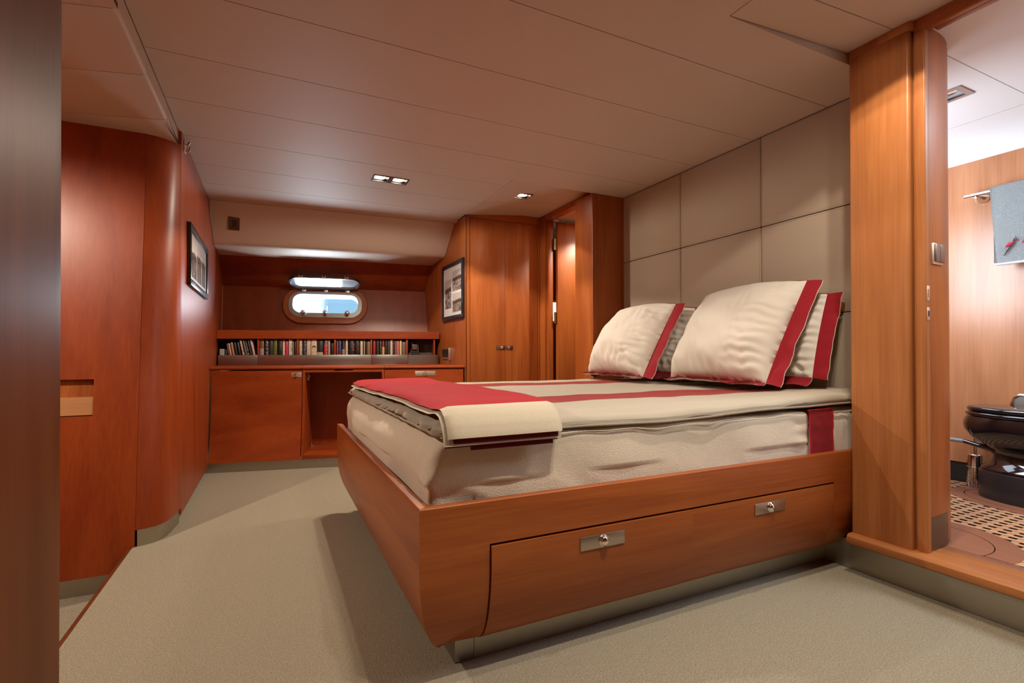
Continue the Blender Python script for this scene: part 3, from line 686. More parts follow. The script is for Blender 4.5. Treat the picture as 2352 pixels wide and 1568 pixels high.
BK_LIST = [
 (-0.3807, -0.3693, .200, -.147, (0.22, 0.07, 0.04), None, .5, None, None, 'thin brown-red paperback leaning left, first book of the leaning row', G1),
 (-0.3687, -0.3501, .204, -.141, (0.50, 0.30, 0.27), None, .5, None, None, 'pale pink paperback leaning left beside the thin brown-red one', G1),
 (-0.3459, -0.3242, .213, -.141, (0.42, 0.19, 0.07), None, .5, None, None, 'tan orange paperback leaning left beside the pale pink one', G1),
 (-0.3198, -0.2961, .213, -.147, BK, None, .5, None, None, 'plain black book leaning next to the tan orange paperback', G1),
 (-0.2915, -0.2670, .213, -.180, (0.018, 0.014, 0.02), None, .5, None, None, 'black-violet book leaning just left of a cream paperback', G1),
 (-0.2588, -0.2368, .236, -.215, (0.58, 0.40, 0.26), (0.25, 0.06, 0.04), .9, None, None, 'cream paperback with red title leaning amid dark books', G1),
 (-0.2292, -0.2099, .236, -.215, (0.16, 0.16, 0.13), None, .5, None, None, 'grey-green book leaning beside the cream red-titled paperback', G1),
 (-0.2122, -0.1909, .240, -.177, BK, (0.50, 0.36, 0.22), .9, None, None, 'black book with tan label panels leaning, right of a grey-green book', G1),
 (-0.1873, -0.1656, .240, -.199, (0.03, 0.025, 0.055), None, .5, None, None, 'dark navy book leaning left of the last cream leaner', G1),
 (-0.1616, -0.1356, .241, -.221, (0.56, 0.37, 0.30), None, .5, None, None, 'tall pinkish cream book, last of the leaning row before the divider', G1),
 (-0.1171, -0.0794, .246, 0, (0.36, 0.27, 0.27), None, .5, .62, (0.22, 0.07, 0.02), 'pinkish grey book with brown upper third, right of the first divider', G2),
 (-0.0770, -0.0392, .247, 0, BK, (0.55, 0.50, 0.45), .9, None, None, 'black book with white script down its spine', G2),
 (-0.0364, 0.0012, .246, 0, DK, None, .5, None, None, 'dark brown book between the white-script book and the green one', G2),
 (0.0035, 0.0409, .247, 0, (0.11, 0.12, 0.012), None, .5, None, None, 'olive green book, the only green spine on the shelf', G2),
 (0.0449, 0.0861, .246, 0, BK, (0.28, 0.06, 0.02), .25, None, None, 'black book with a small orange mark right of the olive green one', G2),
 (0.0889, 0.1121, .242, 0, CR, None, .5, .90, (0.35, 0.22, 0.12), 'cream paperback left of the magenta red one', G2),
 (0.1145, 0.1411, .228, 0, (0.50, 0.015, 0.06), (0.70, 0.25, 0.25), 1.0, None, None, 'magenta red paperback with pale title', G2),
 (0.1451, 0.1787, .246, 0, (0.66, 0.53, 0.41), (0.06, 0.04, 0.03), .35, None, None, 'cream book with a small black square right of the magenta red one', G2),
 (0.1815, 0.1937, .224, 0, GY, None, .5, None, None, 'very thin grey book left of the second divider', G2),
 (0.1957, 0.2241, .224, 0, DK, None, .5, None, None, 'short dark brown book against the second divider', G2),
 (0.2449, 0.2743, .247, 0, (0.58, 0.46, 0.34), BK, 1.0, None, None, 'cream book with tall black lettering right of the second divider', G3),
 (0.2772, 0.3120, .246, 0, (0.02, 0.018, 0.02), (0.25, 0.27, 0.32), .8, None, None, 'glossy black book with bluish lettering between cream books', G3),
 (0.3161, 0.3532, .247, 0, (0.60, 0.44, 0.33), (0.40, 0.20, 0.13), .9, None, None, 'cream book with faint red-brown title left of the arch-marked one', G3),
 (0.3574, 0.4133, .247, 0, (0.62, 0.48, 0.36), (0.38, 0.18, 0.12), .5, None, None, 'wide cream book with a black arch on its spine', G3),
 (0.4154, 0.4717, .246, 0, (0.015, 0.012, 0.012), None, .5, -.47, (0.48, 0.36, 0.26), 'wide black book with a picture and pale foot on its spine', G3),
 (0.4779, 0.5165, .246, 0, (0.33, 0.02, 0.025), (0.65, 0.4, 0.35), 1.0, .80, (0.05, 0.05, 0.07), 'red book with dark blue-grey head and pale title', G3),
 (0.5199, 0.5409, .240, 0, (0.50, 0.33, 0.28), RD, .6, None, None, 'slim pale book with red flecks right of the red-titled one', G3),
 (0.5452, 0.5790, .208, 0, BK, None, .5, None, None, 'short black book against the third divider', G3),
 (0.6027, 0.6171, .246, 0, (0.40, 0.05, 0.03), (0.6, 0.5, 0.45), .8, None, None, 'thin red and white book right of the third divider', G4),
 (0.6193, 0.6512, .246, 0, (0.035, 0.045, 0.16), (0.10, 0.12, 0.2), .6, -.52, (0.10, 0.02, 0.08), 'blue book with a purple foot, the only blue spine', G4),
 (0.6555, 0.6863, .246, 0, BK, (0.45, 0.10, 0.08), .3, -.60, (0.28, 0.22, 0.16), 'black book with red mark and grey-beige lower lettering', G4),
 (0.6897, 0.7154, .247, 0, (0.58, 0.45, 0.34), (0.25, 0.2, 0.2), .7, None, None, 'cream book with grey lettering left of the wide black one', G4),
 (0.7240, 0.7801, .246, 0, BK, (0.55, 0.12, 0.08), .3, None, None, 'wide black book with a short red and white title', G4),
 (0.7845, 0.8322, .246, 0, (0.014, 0.009, 0.009), (0.12, 0.03, 0.03), .4, None, None, 'plain broad black book left of a short cream one', G4),
 (0.8366, 0.8640, .237, 0, (0.64, 0.51, 0.36), (0.3, 0.2, 0.12), .25, None, None, 'cream paperback with a small mark near its head, right of broad black book', G4),
 (0.8715, 0.8846, .246, 0, (0.58, 0.44, 0.32), None, .5, None, None, 'thin tall cream book right of the wider cream paperback', G4),
 (0.8890, 0.9030, .228, 0, (0.035, 0.035, 0.022), None, .5, None, None, 'thin dark green-black book near the fourth divider', G4),
 (0.9048, 0.9417, .228, 0, (0.20, 0.11, 0.06), (0.32, 0.22, 0.14), .8, None, None, 'tan brown picture-spined book against the fourth divider', G4),
 (0.9664, 0.9947, .246, 0, (0.42, 0.025, 0.03), (0.02, 0.01, 0.01), 1.0, None, None, 'bright red book with black letters right of the fourth divider', G5),
 (0.9991, 1.0257, .246, 0, (0.02, 0.016, 0.015), (0.36, 0.32, 0.27), 1.0, None, None, 'black book with bold grey letters right of the bright red one', G5),
 (1.0302, 1.0560, .247, 0, (0.02, 0.016, 0.012), (0.30, 0.27, 0.20), 1.0, None, None, 'black book with olive-grey letters left of the yellow-footed one', G5),
 (1.0587, 1.0855, .246, 0, (0.20, 0.012, 0.014), None, .5, -.70, (0.50, 0.36, 0.15), 'dark red book with a yellow lower half', G5),
 (1.0882, 1.1133, .246, 0, (0.02, 0.014, 0.010), (0.16, 0.12, 0.06), 1.0, None, None, 'black book with dull gold letters right of the yellow-footed one', G5),
 (1.1151, 1.1402, .246, 0, (0.045, 0.035, 0.033), (0.15, 0.13, 0.13), .8, None, None, 'charcoal book left of the tall pinkish-cream one', G5),
 (1.1429, 1.1704, .247, 0, (0.64, 0.47, 0.37), (0.2, 0.1, 0.08), .9, None, None, 'tall pinkish-cream book with dark script title', G5),
 (1.1736, 1.1917, .244, 0, (0.04, 0.025, 0.035), (0.3, 0.1, 0.12), .6, None, None, 'slim dark purple book right of the tall pinkish-cream one', G5),
 (1.1939, 1.2075, .244, 0, (0.28, 0.25, 0.18), None, .5, None, None, 'very thin grey-green book left of the salmon pink one', G5),
 (1.2098, 1.2370, .240, 0, (0.52, 0.12, 0.11), (0.65, 0.3, 0.25), .7, None, None, 'salmon pink paperback near the right end', G5),
 (1.2416, 1.2644, .244, 0, (0.62, 0.49, 0.28), None, .5, None, None, 'yellowish cream paperback right of the salmon pink one', G5),
 (1.2689, 1.3101, .226, 0, (0.16, 0.11, 0.075), (0.05, 0.04, 0.03), .7, None, None, 'broad grey-brown book against the fifth divider', G5),
]
for i, (s0, s1, h, lean, base, mark, am, band, bc, lab, grp) in enumerate(BK_LIST):
    s0, s1 = s0 + (0.0015 if i % 1 == 0 else 0), s1
    for dv_ in (-0.128, 0.233, 0.5885, 0.950, 1.317):
        if s0 < dv_ < s1 + 0.0105: s1 = dv_ - 0.0105
    if lean: lean = -0.165 if i < 5 else -0.20
    if lean and i >= 5: s0 += 0.004 - 0.002 * (i - 5) * 0.5; s1 += 0.002 - 0.001 * (i - 5)
    w = s1 - s0; dpt = 0.15 + 0.02 * ((i * 7) % 3); bz = 0.912
    prof = [(0.0, 0.006), (w * 0.2, 0.0015), (w * 0.5, 0.0), (w * 0.8, 0.0015), (w, 0.006), (w, dpt), (0.0, dpt)]
    m = MB(lambda p: SX((s0 + p[0] + lean * p[2] * 1.0, 0.03 + p[1], bz + p[2])))
    m.prism(prof, 0.0, h, bev=0.0008)
    o = obj('book', m, spine('book_cover', base, mark, am, band, bc), ang=50); tag(o, lab, 'book', grp)
# black arch printed on the wide cream spine
ob_ = bpy.data.objects['book.023']
m = MB(SX); arc = [(0.386 + 0.017 * math.cos(a_), 1.072 + 0.024 * math.sin(a_)) for a_ in [math.radians(18 * k) for k in range(11)]] + [(0.386 + 0.009 * math.cos(a_), 1.072 + 0.013 * math.sin(a_)) for a_ in [math.radians(180 - 18 * k) for k in range(11)]]
m.plate(arc, [], 0.0290, 0.0296, frame=((0, 0, 0), (1, 0, 0), (0, 0, 1), (0, 1, 0)))
obj('spine_print', m, BLACKM, ob_)
# small things beside the books
m = MB(SX); m.box(-0.470, -0.430, 0.03, 0.10, 0.9115, 1.060, 0.002); tag(obj('card_box', m, plain('white_card', (0.40, 0.37, 0.36), 0.6)), 'small white card box at the far left end of the bookshelf', 'box')
m = MB(SX); m.box(-0.426, -0.404, 0.035, 0.10, 0.9115, 1.055, 0.002); tag(obj('notebook', m, plain('navy_card', (0.03, 0.035, 0.05), 0.5)), 'short dark navy notebook upright beside the small white box', 'notebook')
ph = thing('cordless_phone', 'black cordless phone standing in its cradle in the right alcove of the bookshelf', 'phone', SX((1.40, 0.08, 0.911)))
m = MB(SX); m.prism(rpoly(1.355, 1.448, 0.05, 0.13, 0.012), 0.9115, 0.945, bev=0.003); obj('cradle', m, BLACKM, ph)
m = MB(SX); m.prism(rpoly(1.366, 1.440, 0.07, 0.10, 0.010), 0.940, 1.143, bev=0.004); obj('handset', m, BLACK, ph)
m = MB(SX); m.box(1.376, 1.430, 0.067, 0.071, 1.055, 1.112, 0.001); obj('screen', m, plain('phone_screen', (0.12, 0.07, 0.04), 0.3), ph)
m = MB(SX); m.box(1.4395, 1.4415, 0.075, 0.09, 0.96, 1.10); obj('side_trim', m, NICKEL, ph); m = MB(SX); m.box(1.3645, 1.3665, 0.075, 0.09, 0.96, 1.06); obj('side_trim', m, NICKEL, ph)
for k in range(3):
    for j in range(3):
        m = MB(SX); m.box(1.378 + j * 0.018, 1.392 + j * 0.018, 0.068, 0.071, 0.985 + k * 0.019, 0.998 + k * 0.019, 0.001); obj('key', m, plain('phone_key', (0.05, 0.06, 0.05), 0.4), ph)

# ------------------------------------------------------------------ framed pictures
def photo_mat(name, seed, dark, light, horizon):
    m, nt, b = nmat(name)
    tc = N(nt, 'ShaderNodeTexCoord'); sp = N(nt, 'ShaderNodeSeparateXYZ'); nt.links.new(tc.outputs['Generated'], sp.inputs[0])
    mp = N(nt, 'ShaderNodeMapping'); mp.inputs['Location'].default_value = (seed, seed * 2, seed); mp.inputs['Scale'].default_value = (3, 3, 7)
    nz = N(nt, 'ShaderNodeTexNoise'); nz.inputs['Scale'].default_value = 1.6; nz.inputs['Detail'].default_value = 6; nz.inputs['Distortion'].default_value = 1.5
    nt.links.new(tc.outputs['Generated'], mp.inputs[0]); nt.links.new(mp.outputs[0], nz.inputs['Vector'])
    r1 = N(nt, 'ShaderNodeValToRGB'); r1.color_ramp.elements[0].position = 0.38; r1.color_ramp.elements[1].position = 0.62
    r1.color_ramp.elements[0].color = (*dark, 1); r1.color_ramp.elements[1].color = (*light, 1); nt.links.new(nz.outputs['Fac'], r1.inputs[0])
    n2 = N(nt, 'ShaderNodeTexNoise'); n2.inputs['Scale'].default_value = 2.2; n2.inputs['Detail'].default_value = 3; nt.links.new(tc.outputs['Generated'], n2.inputs['Vector'])
    ad = N(nt, 'ShaderNodeMath', operation='MULTIPLY_ADD'); ad.inputs[1].default_value = 0.22; nt.links.new(n2.outputs['Fac'], ad.inputs[0]); nt.links.new(sp.outputs['Z'], ad.inputs[2])
    r2 = N(nt, 'ShaderNodeValToRGB'); el = r2.color_ramp.elements
    el[0].position = horizon; el[0].color = (*light, 1); el[1].position = horizon + 0.17; el[1].color = (0.60, 0.55, 0.53, 1)
    e = el.new(horizon + 0.005); e.color = (*dark, 1); e = el.new(horizon + 0.15); e.color = (0.15, 0.11, 0.095, 1)
    nt.links.new(ad.outputs[0], r2.inputs[0])
    gt = N(nt, 'ShaderNodeMath', operation='GREATER_THAN'); gt.inputs[1].default_value = horizon; nt.links.new(ad.outputs[0], gt.inputs[0])
    mx = N(nt, 'ShaderNodeMix', data_type='RGBA'); nt.links.new(gt.outputs[0], mx.inputs['Factor']); nt.links.new(r1.outputs[0], mx.inputs['A']); nt.links.new(r2.outputs[0], mx.inputs['B'])
    nt.links.new(mx.outputs['Result'], b.inputs['Base Color']); b.inputs['Roughness'].default_value = 0.25
    return m
def picture(name, label, xwall, side, y0, y1, z0, z1, photos, fw, wood_m):
    s = side
    X = lambda d: xwall + s * d
    def bx(m, d0, d1, a, b, c, d, bev=0): m.box(min(X(d0), X(d1)), max(X(d0), X(d1)), a, b, c, d, bev)
    t = thing(name, label, 'picture', (xwall, (y0 + y1) / 2, z0))
    for a, b, c, d in ((y0, y1, z0, z0 + fw), (y0, y1, z1 - fw, z1), (y0, y0 + fw, z0 + fw, z1 - fw), (y1 - fw, y1, z0 + fw, z1 - fw)):
        m = MB(); bx(m, 0.0, 0.024, a, b, c, d, 0.002); obj('frame_side', m, wood_m, t)
    m = MB(); bx(m, 0.004, 0.012, y0 + fw * 0.8, y1 - fw * 0.8, z0 + fw * 0.8, z1 - fw * 0.8); obj('mount', m, plain('mount_card', (0.84, 0.84, 0.86), 0.35, coat=0.6), t)
    for (a, b, c, d, mt) in photos:
        m = MB(); bx(m, 0.0118, 0.0126, a, b, c, d); obj('photograph', m, mt, t)
    return t
FRM = plain('black_frame', (0.014, 0.016, 0.02), 0.3, coat=0.3)
D_, L_ = (0.07, 0.045, 0.035), (0.42, 0.36, 0.34)
picture('framed_picture', 'black framed group of three sepia beach photographs on the wardrobe side', 1.68, -1, 4.553, 5.20, 1.36, 1.94,
        [(4.62, 4.88, 1.645, 1.85, photo_mat('beach_photo', 1.3, D_, L_, 0.62)), (4.62, 4.88, 1.43, 1.62, photo_mat('pier_photo', 4.1, D_, L_, 0.58)), (4.92, 5.12, 1.48, 1.78, photo_mat('jetty_photo', 7.7, (0.05, 0.035, 0.03), L_, 0.66))], 0.038, FRM)
picture('framed_picture', 'black framed strip of three dim sepia photographs on the long left wall', -0.49, 1, 3.76, 4.71, 1.448, 1.852,
        [(3.86, 4.13, 1.52, 1.80, photo_mat('dim_photo', 11.0, (0.05, 0.03, 0.025), (0.25, 0.19, 0.16), 0.55)), (4.15, 4.38, 1.52, 1.80, photo_mat('dim_photo', 14.0, (0.05, 0.03, 0.025), (0.25, 0.19, 0.16), 0.6)), (4.40, 4.62, 1.52, 1.80, photo_mat('dim_photo', 17.0, (0.05, 0.03, 0.025), (0.22, 0.16, 0.14), 0.6))], 0.042, FRM)

# speaker vent in the sloped panel, hook on the left wall
vn = Vector((0.0535, -0.665, -0.745)).normalized(); vc = Vector((-0.31, 5.158, 2.190)); v1 = Vector((1, 0.0737, 0)); v1 = (v1 - vn * v1.dot(vn)).normalized(); v2 = vn.cross(v1)
if v2.z < 0: v2 = -v2
vt = thing('ceiling_switch', 'small brown rectangular plate with a black centre on the sloped ceiling panel', 'switch', tuple(vc))
F = (vc, v1, v2, vn)
obj('plate', MB().plate(rr(0.044, 0.068, 0.006, 3), [], -0.002, 0.008, frame=F), plain('bronze', (0.16, 0.10, 0.07), 0.4, 1.0), vt)
obj('black_insert', MB().plate(rr(0.018, 0.036, 0.003, 3), [], 0.006, 0.0095, frame=F), BLACKM, vt)
hk = thing('wall_hook', 'tiny chrome double hook high on the left wall under the ceiling', 'hook', (-0.489, 3.66, 2.27))
m = MB(); m.box(-0.491, -0.484, 3.63, 3.69, 2.255, 2.325, 0.002); obj('hook_plate', m, NICKEL, hk)
m = MB()
for y, z in ((3.645, 2.30), (3.675, 2.28), (3.66, 2.262)): m.tube([(-0.486, y, z), (-0.468, y, z), (-0.462, y, z + 0.014)], [0.006, 0.006, 0.008], 8)
obj('prong', m, CHROME, hk)

# ------------------------------------------------------------------ the berth
def ins(z): 
    if z >= 0.37: return 0.0
    t = min((0.37 - z) / 0.285, 1.0); return 0.122 * (1 - math.sqrt(max(0.0, 1 - t * t)))
ZB, ZT = 0.085, 0.556
BX0, BY0, BY1 = 0.380, 1.405, 3.40
def zlist(z0, z1, n=16): return [z0 + (z1 - z0) * k / n for k in range(n + 1)]
def side_patch(xa, xb, z0, z1, t=0.022, proud=0.0, n=16, bev=0.002):
    zz = zlist(z0, z1, n); m = MB()
    A = [(xa(z), BY0 + ins(z) - proud, z) for z in zz] + [(xa(z) + (t if xa(0.5) < 0.45 else 0), BY0 + ins(z) + t, z) for z in zz[::-1]]
    B = [(xb(z), BY0 + ins(z) - proud, z) for z in zz] + [(xb(z), BY0 + ins(z) + t, z) for z in zz[::-1]]
    m.loft([A, B])
    if bev:
        es = [e for e in m.bm.edges if len(e.link_faces) == 2 and e.calc_face_angle(0) > 1.0]
        bmesh.ops.bevel(m.bm, geom=es, offset=bev, segments=2, affect='EDGES', profile=0.5)
    return m
bed = thing('berth_base', 'cherry wood berth base with a bowed overhang, two drawers and a steel kick', 'bed', (1.5, 2.4, 0))
cst = lambda v: (lambda z: v)
mit = lambda z: BX0 + ins(z)
zz = zlist(ZB, ZT, 30); zl = zlist(ZB, 0.4235, 18)
out = [(mit(z), z) for z in zz] + [(2.712, z) for z in zz[::-1]] + [(2.281, z) for z in zl] + [(0.598, z) for z in zl[::-1]]
m = MB(); m.plate(out, [], 0.0, 0.026)
for v in m.bm.verts:
    x, z, t = v.co; v.co = (x + (t if x < 0.515 else 0), BY0 + ins(z) + t, z)
es = [e for e in m.bm.edges if all(v.co.z > ZT - 0.001 and v.co.y < BY0 + 0.001 for v in e.verts)]
bmesh.ops.bevel(m.bm, geom=es, offset=0.004, segments=3, affect='EDGES', profile=0.5)
sp = obj('side_rail', m, WX, bed)
for x0, x1, hx, pr in ((0.603, 1.4235, (0.922, 1.104, 1.015), 0.004), (1.4265, 2.278, (1.763, 1.946, 1.854), 0.001)):
    d = obj('drawer', side_patch(cst(x0), cst(x1), ZB + 0.002, 0.4155, 0.02, proud=pr, bev=0.0025), WX, bed)
    bxf = (lambda pr_: (lambda p: (p[0], BY0 - pr_ + p[1], p[2])))(pr)
    handle_plate(d, bxf, hx[0], hx[1], 0.346, 0.391, hx[2], 0.369, plain('satin_plate', (0.50, 0.43, 0.36), 0.35, 1.0), 0.0185)
def foot_patch(z0, z1, t=0.03, n=18):
    zz = zlist(z0, z1, n); m = MB()
    A = [(BX0 + ins(z), BY0 + ins(z), z) for z in zz] + [(BX0 + ins(z) + t, BY0 + ins(z) + t, z) for z in zz[::-1]]
    B = [(BX0 + ins(z), BY1 - ins(z), z) for z in zz] + [(BX0 + ins(z) + t, BY1 - ins(z) - t, z) for z in zz[::-1]]
    m.loft([A, B])
    es = [e for e in m.bm.edges if all(v.co.z > ZT - 0.001 and v.co.x < BX0 + 0.001 for v in e.verts)]
    bmesh.ops.bevel(m.bm, geom=es, offset=0.004, segments=3, affect='EDGES', profile=0.5); return m
obj('foot_panel', foot_patch(ZB, ZT), WY, bed)
m = MB(); m.box(BX0 + 0.13, 2.71, BY1 - 0.03, BY1, 0.30, ZT); obj('far_rail', m, WX, bed)
m = MB(); m.box(BX0 + 0.14, 2.70, BY0 + 0.142, BY1 - 0.13, ZB, 0.40); obj('carcass', m, DARK, bed)
m = MB(); m.box(BX0 + 0.04, 2.70, BY0 + 0.04, BY1 - 0.04, 0.40, 0.465); obj('base_board', m, WX, bed)
m = MB(); m.box(0.535, 0.548, 1.545, 3.25, 0.0, ZB); m.box(0.548, 0.60, 1.545, 1.558, 0.0, ZB, 0.0); obj('kick_end', m, STEEL, bed)
m = MB(); m.box(0.602, 2.431, 1.546, 1.558, 0.0, ZB + 0.002); obj('kick_plate', m, STEELD, bed)

# mattress, wool blanket tucked round it
def nz(p, s, a, off=0.0): return a * noise.noise(Vector((p[0] * s + off, p[1] * s + off, p[2] * s)))
def mt_disp(p):
    q = Vector(p)
    if p.x < 2.20:
        q.y += 0.046 * (1 if p.y < 2.4 else -1) * min(abs(p.y - 2.41) / 0.9, 1)
        q.z -= 0.022 if p.z > 0.6 else 0
    else:
        q.y -= 0.016 - 0.010 * noise.noise(Vector((p.x * 34 + p.z * 8, p.z * 9, 3)))
    return q
m = MB(); m.rbox(0.60, 2.705, 1.462, 3.36, 0.485, 0.745, 0.05, (120, 40, 12), mt_disp)
mat_o = tag(obj('mattress', m, SATIN, ang=60), 'mattress in a creamy white satin sheet, seen at the head end of the berth', 'mattress')
def bl_disp(p):
    q = Vector(p)
    fall = min(max((0.75 - p.z) / 0.18, 0), 1)
    w = nz(p, 3.0, 0.010) + nz(p, 8.0, 0.004, 5) + 0.004 * math.sin(9 * (p.x + p.z * 2.2))
    if p.y < 1.55:
        q.y += w * (0.25 + 0.75 * fall) - 0.004
        q.y += 0.006 * fall * math.sin(14 * p.x + 24 * p.z) * math.exp(-((p.x - 0.55) / 0.5) ** 2)
        q.y += 0.010 * math.exp(-((p.x - 2.12) / 0.05) ** 2) * noise.noise(Vector((p.x * 8, p.z * 26, 1)))
    if p.x < 0.56:
        k = min(max((0.56 - p.x) / 0.12, 0), 1)
        q.x += k * (nz((p.y, p.z, 2.0), 3.2, 0.024) + 0.010 * math.sin(5 * p.y + 7 * p.z) * fall)
        tz = max(0.0, (p.z - 0.655) / 0.095); q.x += k * 0.050 * tz * tz     # rounded foot shoulder
        q.x -= k * 0.014 * (1 - abs(2 * (p.z - 0.49) / 0.26 - 1))
        if p.y < 1.60:
            c = (1.60 - p.y) / 0.14
            q.x += 0.036 * fall * c * noise.noise(Vector((p.z * 14, p.y * 22, 8))) + 0.010 * c * math.sin(60 * (p.y - 0.25 * p.z)) * fall
    q.z += nz(p, 4.0, 0.003)
    if p.z < 0.60: q.y = min(max(q.y, 1.446), 3.358); q.x = max(q.x, 0.422)
    return q
m = MB(); m.rbox(0.428, 2.175, 1.450, 3.366, 0.490, 0.741, 0.022, (150, 120, 30), bl_disp)
bmesh.ops.recalc_face_normals(m.bm, faces=m.bm.faces)
bmesh.ops.delete(m.bm, geom=[f for f in m.bm.faces if f.calc_center_median().z < 0.4945 or f.calc_center_median().x > 2.170], context='FACES')
bmesh.ops.solidify(m.bm, geom=m.bm.faces[:], thickness=0.005)
blk = tag(obj('wool_blanket', m, WOOL, ang=70), 'beige wool under-blanket tucked round the mattress, with a red end band', 'blanket')
m = MB()
def band(u, v):
    x = 2.162 + 0.165 * u + 0.02 * math.sin(v * 7) * (1 - u) * 0.5
    # from the top inner edge, over the shoulder, down the near side
    L = 0.30 + 0.22; t = v * L
    if t < 0.25: y, z = 1.70 - t, 0.750
    elif t < 0.30: a_ = (t - 0.25) / 0.05 * PI / 2; y, z = 1.45 - 0.016 * math.sin(a_), 0.750 - 0.02 * (1 - math.cos(a_))
    else: y, z = 1.434, 0.730 - (t - 0.30)
    return (x + 0.012 * noise.noise(Vector((u, v * 6, 1))), y + 0.004 * noise.noise(Vector((u * 3, v * 14, 4))), z)
m.grid(band, 10, 40)
bmesh.ops.solidify(m.bm, geom=m.bm.faces[:], thickness=0.006)
obj('red_band', m, cloth('red_cotton', (0.52, 0.014, 0.028), (0.45, 0.010, 0.022), scale=420, bump=0.15, rough=0.7, wrinkle=1.5), blk, ang=70)

# duvet with red bands and piping
DX0, DX1, DY0, DY1 = 0.462, 2.712, 1.440, 3.356
def edge_drop(x, y):
    d = min(x - DX0, y - DY0, DY1 - y); t = min(max(d / 0.10, 0), 1); return 1 - t * t * (3 - 2 * t)
def wave(x): return 0.008 * math.sin(3.4 * x + 0.8) + 0.004 * math.sin(8 * x)
def dv_z(x, y):
    z = 0.806 + nz((x, y, 0.3), 2.4, 0.006) + nz((x, y, 1.3), 7.0, 0.0035)
    z += 0.016 * min(max((x - 2.0) / 0.4, 0), 1) * math.exp(-((y - 1.55) / 0.25) ** 2)
    z -= edge_drop(x, y) * (0.018 + 0.010 * noise.noise(Vector((x * 5, y * 5, 2))))
    return z
def dv_disp(p):
    q = Vector(p); top = p.z > 0.779
    if top: q.z = dv_z(p.x, p.y) - (0.806 - p.z)
    near = math.exp(-max(p.y - DY0, 0) / 0.06)
    q.z += near * (wave(p.x) * 0.7 - 0.004 + 0.010 * min(max((p.x - 1.7) / 0.6, 0), 1))
    foot = math.exp(-max(p.x - DX0, 0) / 0.05)
    q.z -= foot * 0.004
    q.x -= foot * (0.010 + (0.010 + 0.004 * math.sin(p.y * 17)) * math.sin(p.y * 46 + 2.5 * math.sin(p.y * 9)) * (1 if p.z > 0.765 else 0.2))
    q.z += foot * 0.006 * math.sin(p.y * 52 + 1.2 + 2 * math.sin(p.y * 9)) * (1 if top else 0)
    q.y += near * nz(p, 8, 0.006)
    return q
m = MB(); m.rbox(DX0, DX1, DY0, DY1, 0.757, 0.806, 0.0235, (180, 300, 8), dv_disp)
duv = tag(obj('duvet', m, LINEN, ang=80), 'beige linen quilt with red stripes and corded edge spread over the berth', 'duvet')
for yb0, yb1 in ((1.755, 2.03), (2.78, 3.06)):
    m = MB()
    def bnd(u, v):
        x = 0.60 + (2.60 - 0.60) * u; y = yb0 + (yb1 - yb0) * v + 0.006 * noise.noise(Vector((x * 3, yb0, 0)))
        return (x, y, dv_z(x, y) + 0.0025 - (0.002 if v in (0, 1) else 0))
    m.grid(bnd, 90, 10)
    bmesh.ops.solidify(m.bm, geom=m.bm.faces[:], thickness=-0.002)
    obj('red_stripe', m, REDL, duv, ang=80)
path = [dv_disp(Vector((x, DY0 - 0.004, 0.765))) + Vector((0, -0.004, -0.004)) for x in [DX1 - (DX1 - DX0 - 0.02) * k / 120 for k in range(121)]]
path += [dv_disp(Vector((DX0 - 0.004, y, 0.765))) + Vector((-0.004, 0, -0.004)) for y in [DY0 + 0.02 + (DY1 - DY0 - 0.04) * k / 100 for k in range(101)]]
obj('piping', MB().tube(path, 0.0048, 8), cloth('piping_cord', (0.34, 0.28, 0.20), scale=300), duv, ang=80)

# folded throw across the foot
thr = thing('folded_throw', 'folded red wool throw with a beige border laid across the foot of the berth', 'throw', (0.68, 2.4, 0.82))
TP = [(1.404, 0.738), (1.409, 0.757), (1.419, 0.777), (1.436, 0.795), (1.459, 0.807), (1.490, 0.814), (1.53, 0.8175), (1.58, 0.819)]
TS = [0.0]
for a_, b2_ in zip(TP, TP[1:]): TS.append(TS[-1] + math.hypot(b2_[0] - a_[0], b2_[1] - a_[1]))
def throw_path(t, lift):
    # t: distance from the near hanging hem (0) to the far end
    if t < TS[-1]:
        k = 0
        while k < len(TS) - 2 and t > TS[k + 1]: k += 1
        f_ = (t - TS[k]) / (TS[k + 1] - TS[k]); a_, b2_ = TP[k], TP[k + 1]
        d = Vector((b2_[0] - a_[0], b2_[1] - a_[1])).normalized()
        return (lerp(a_[0], b2_[0], f_) - d.y * lift, lerp(a_[1], b2_[1], f_) + d.x * lift)
    y = TP[-1][0] + (t - TS[-1])
    w_ = min((y - 1.58) / 0.2, 1)
    return (y, lerp(0.819, dv_z(0.7, y) + 0.010, w_) + lift)
TL = TS[-1] + 1.70
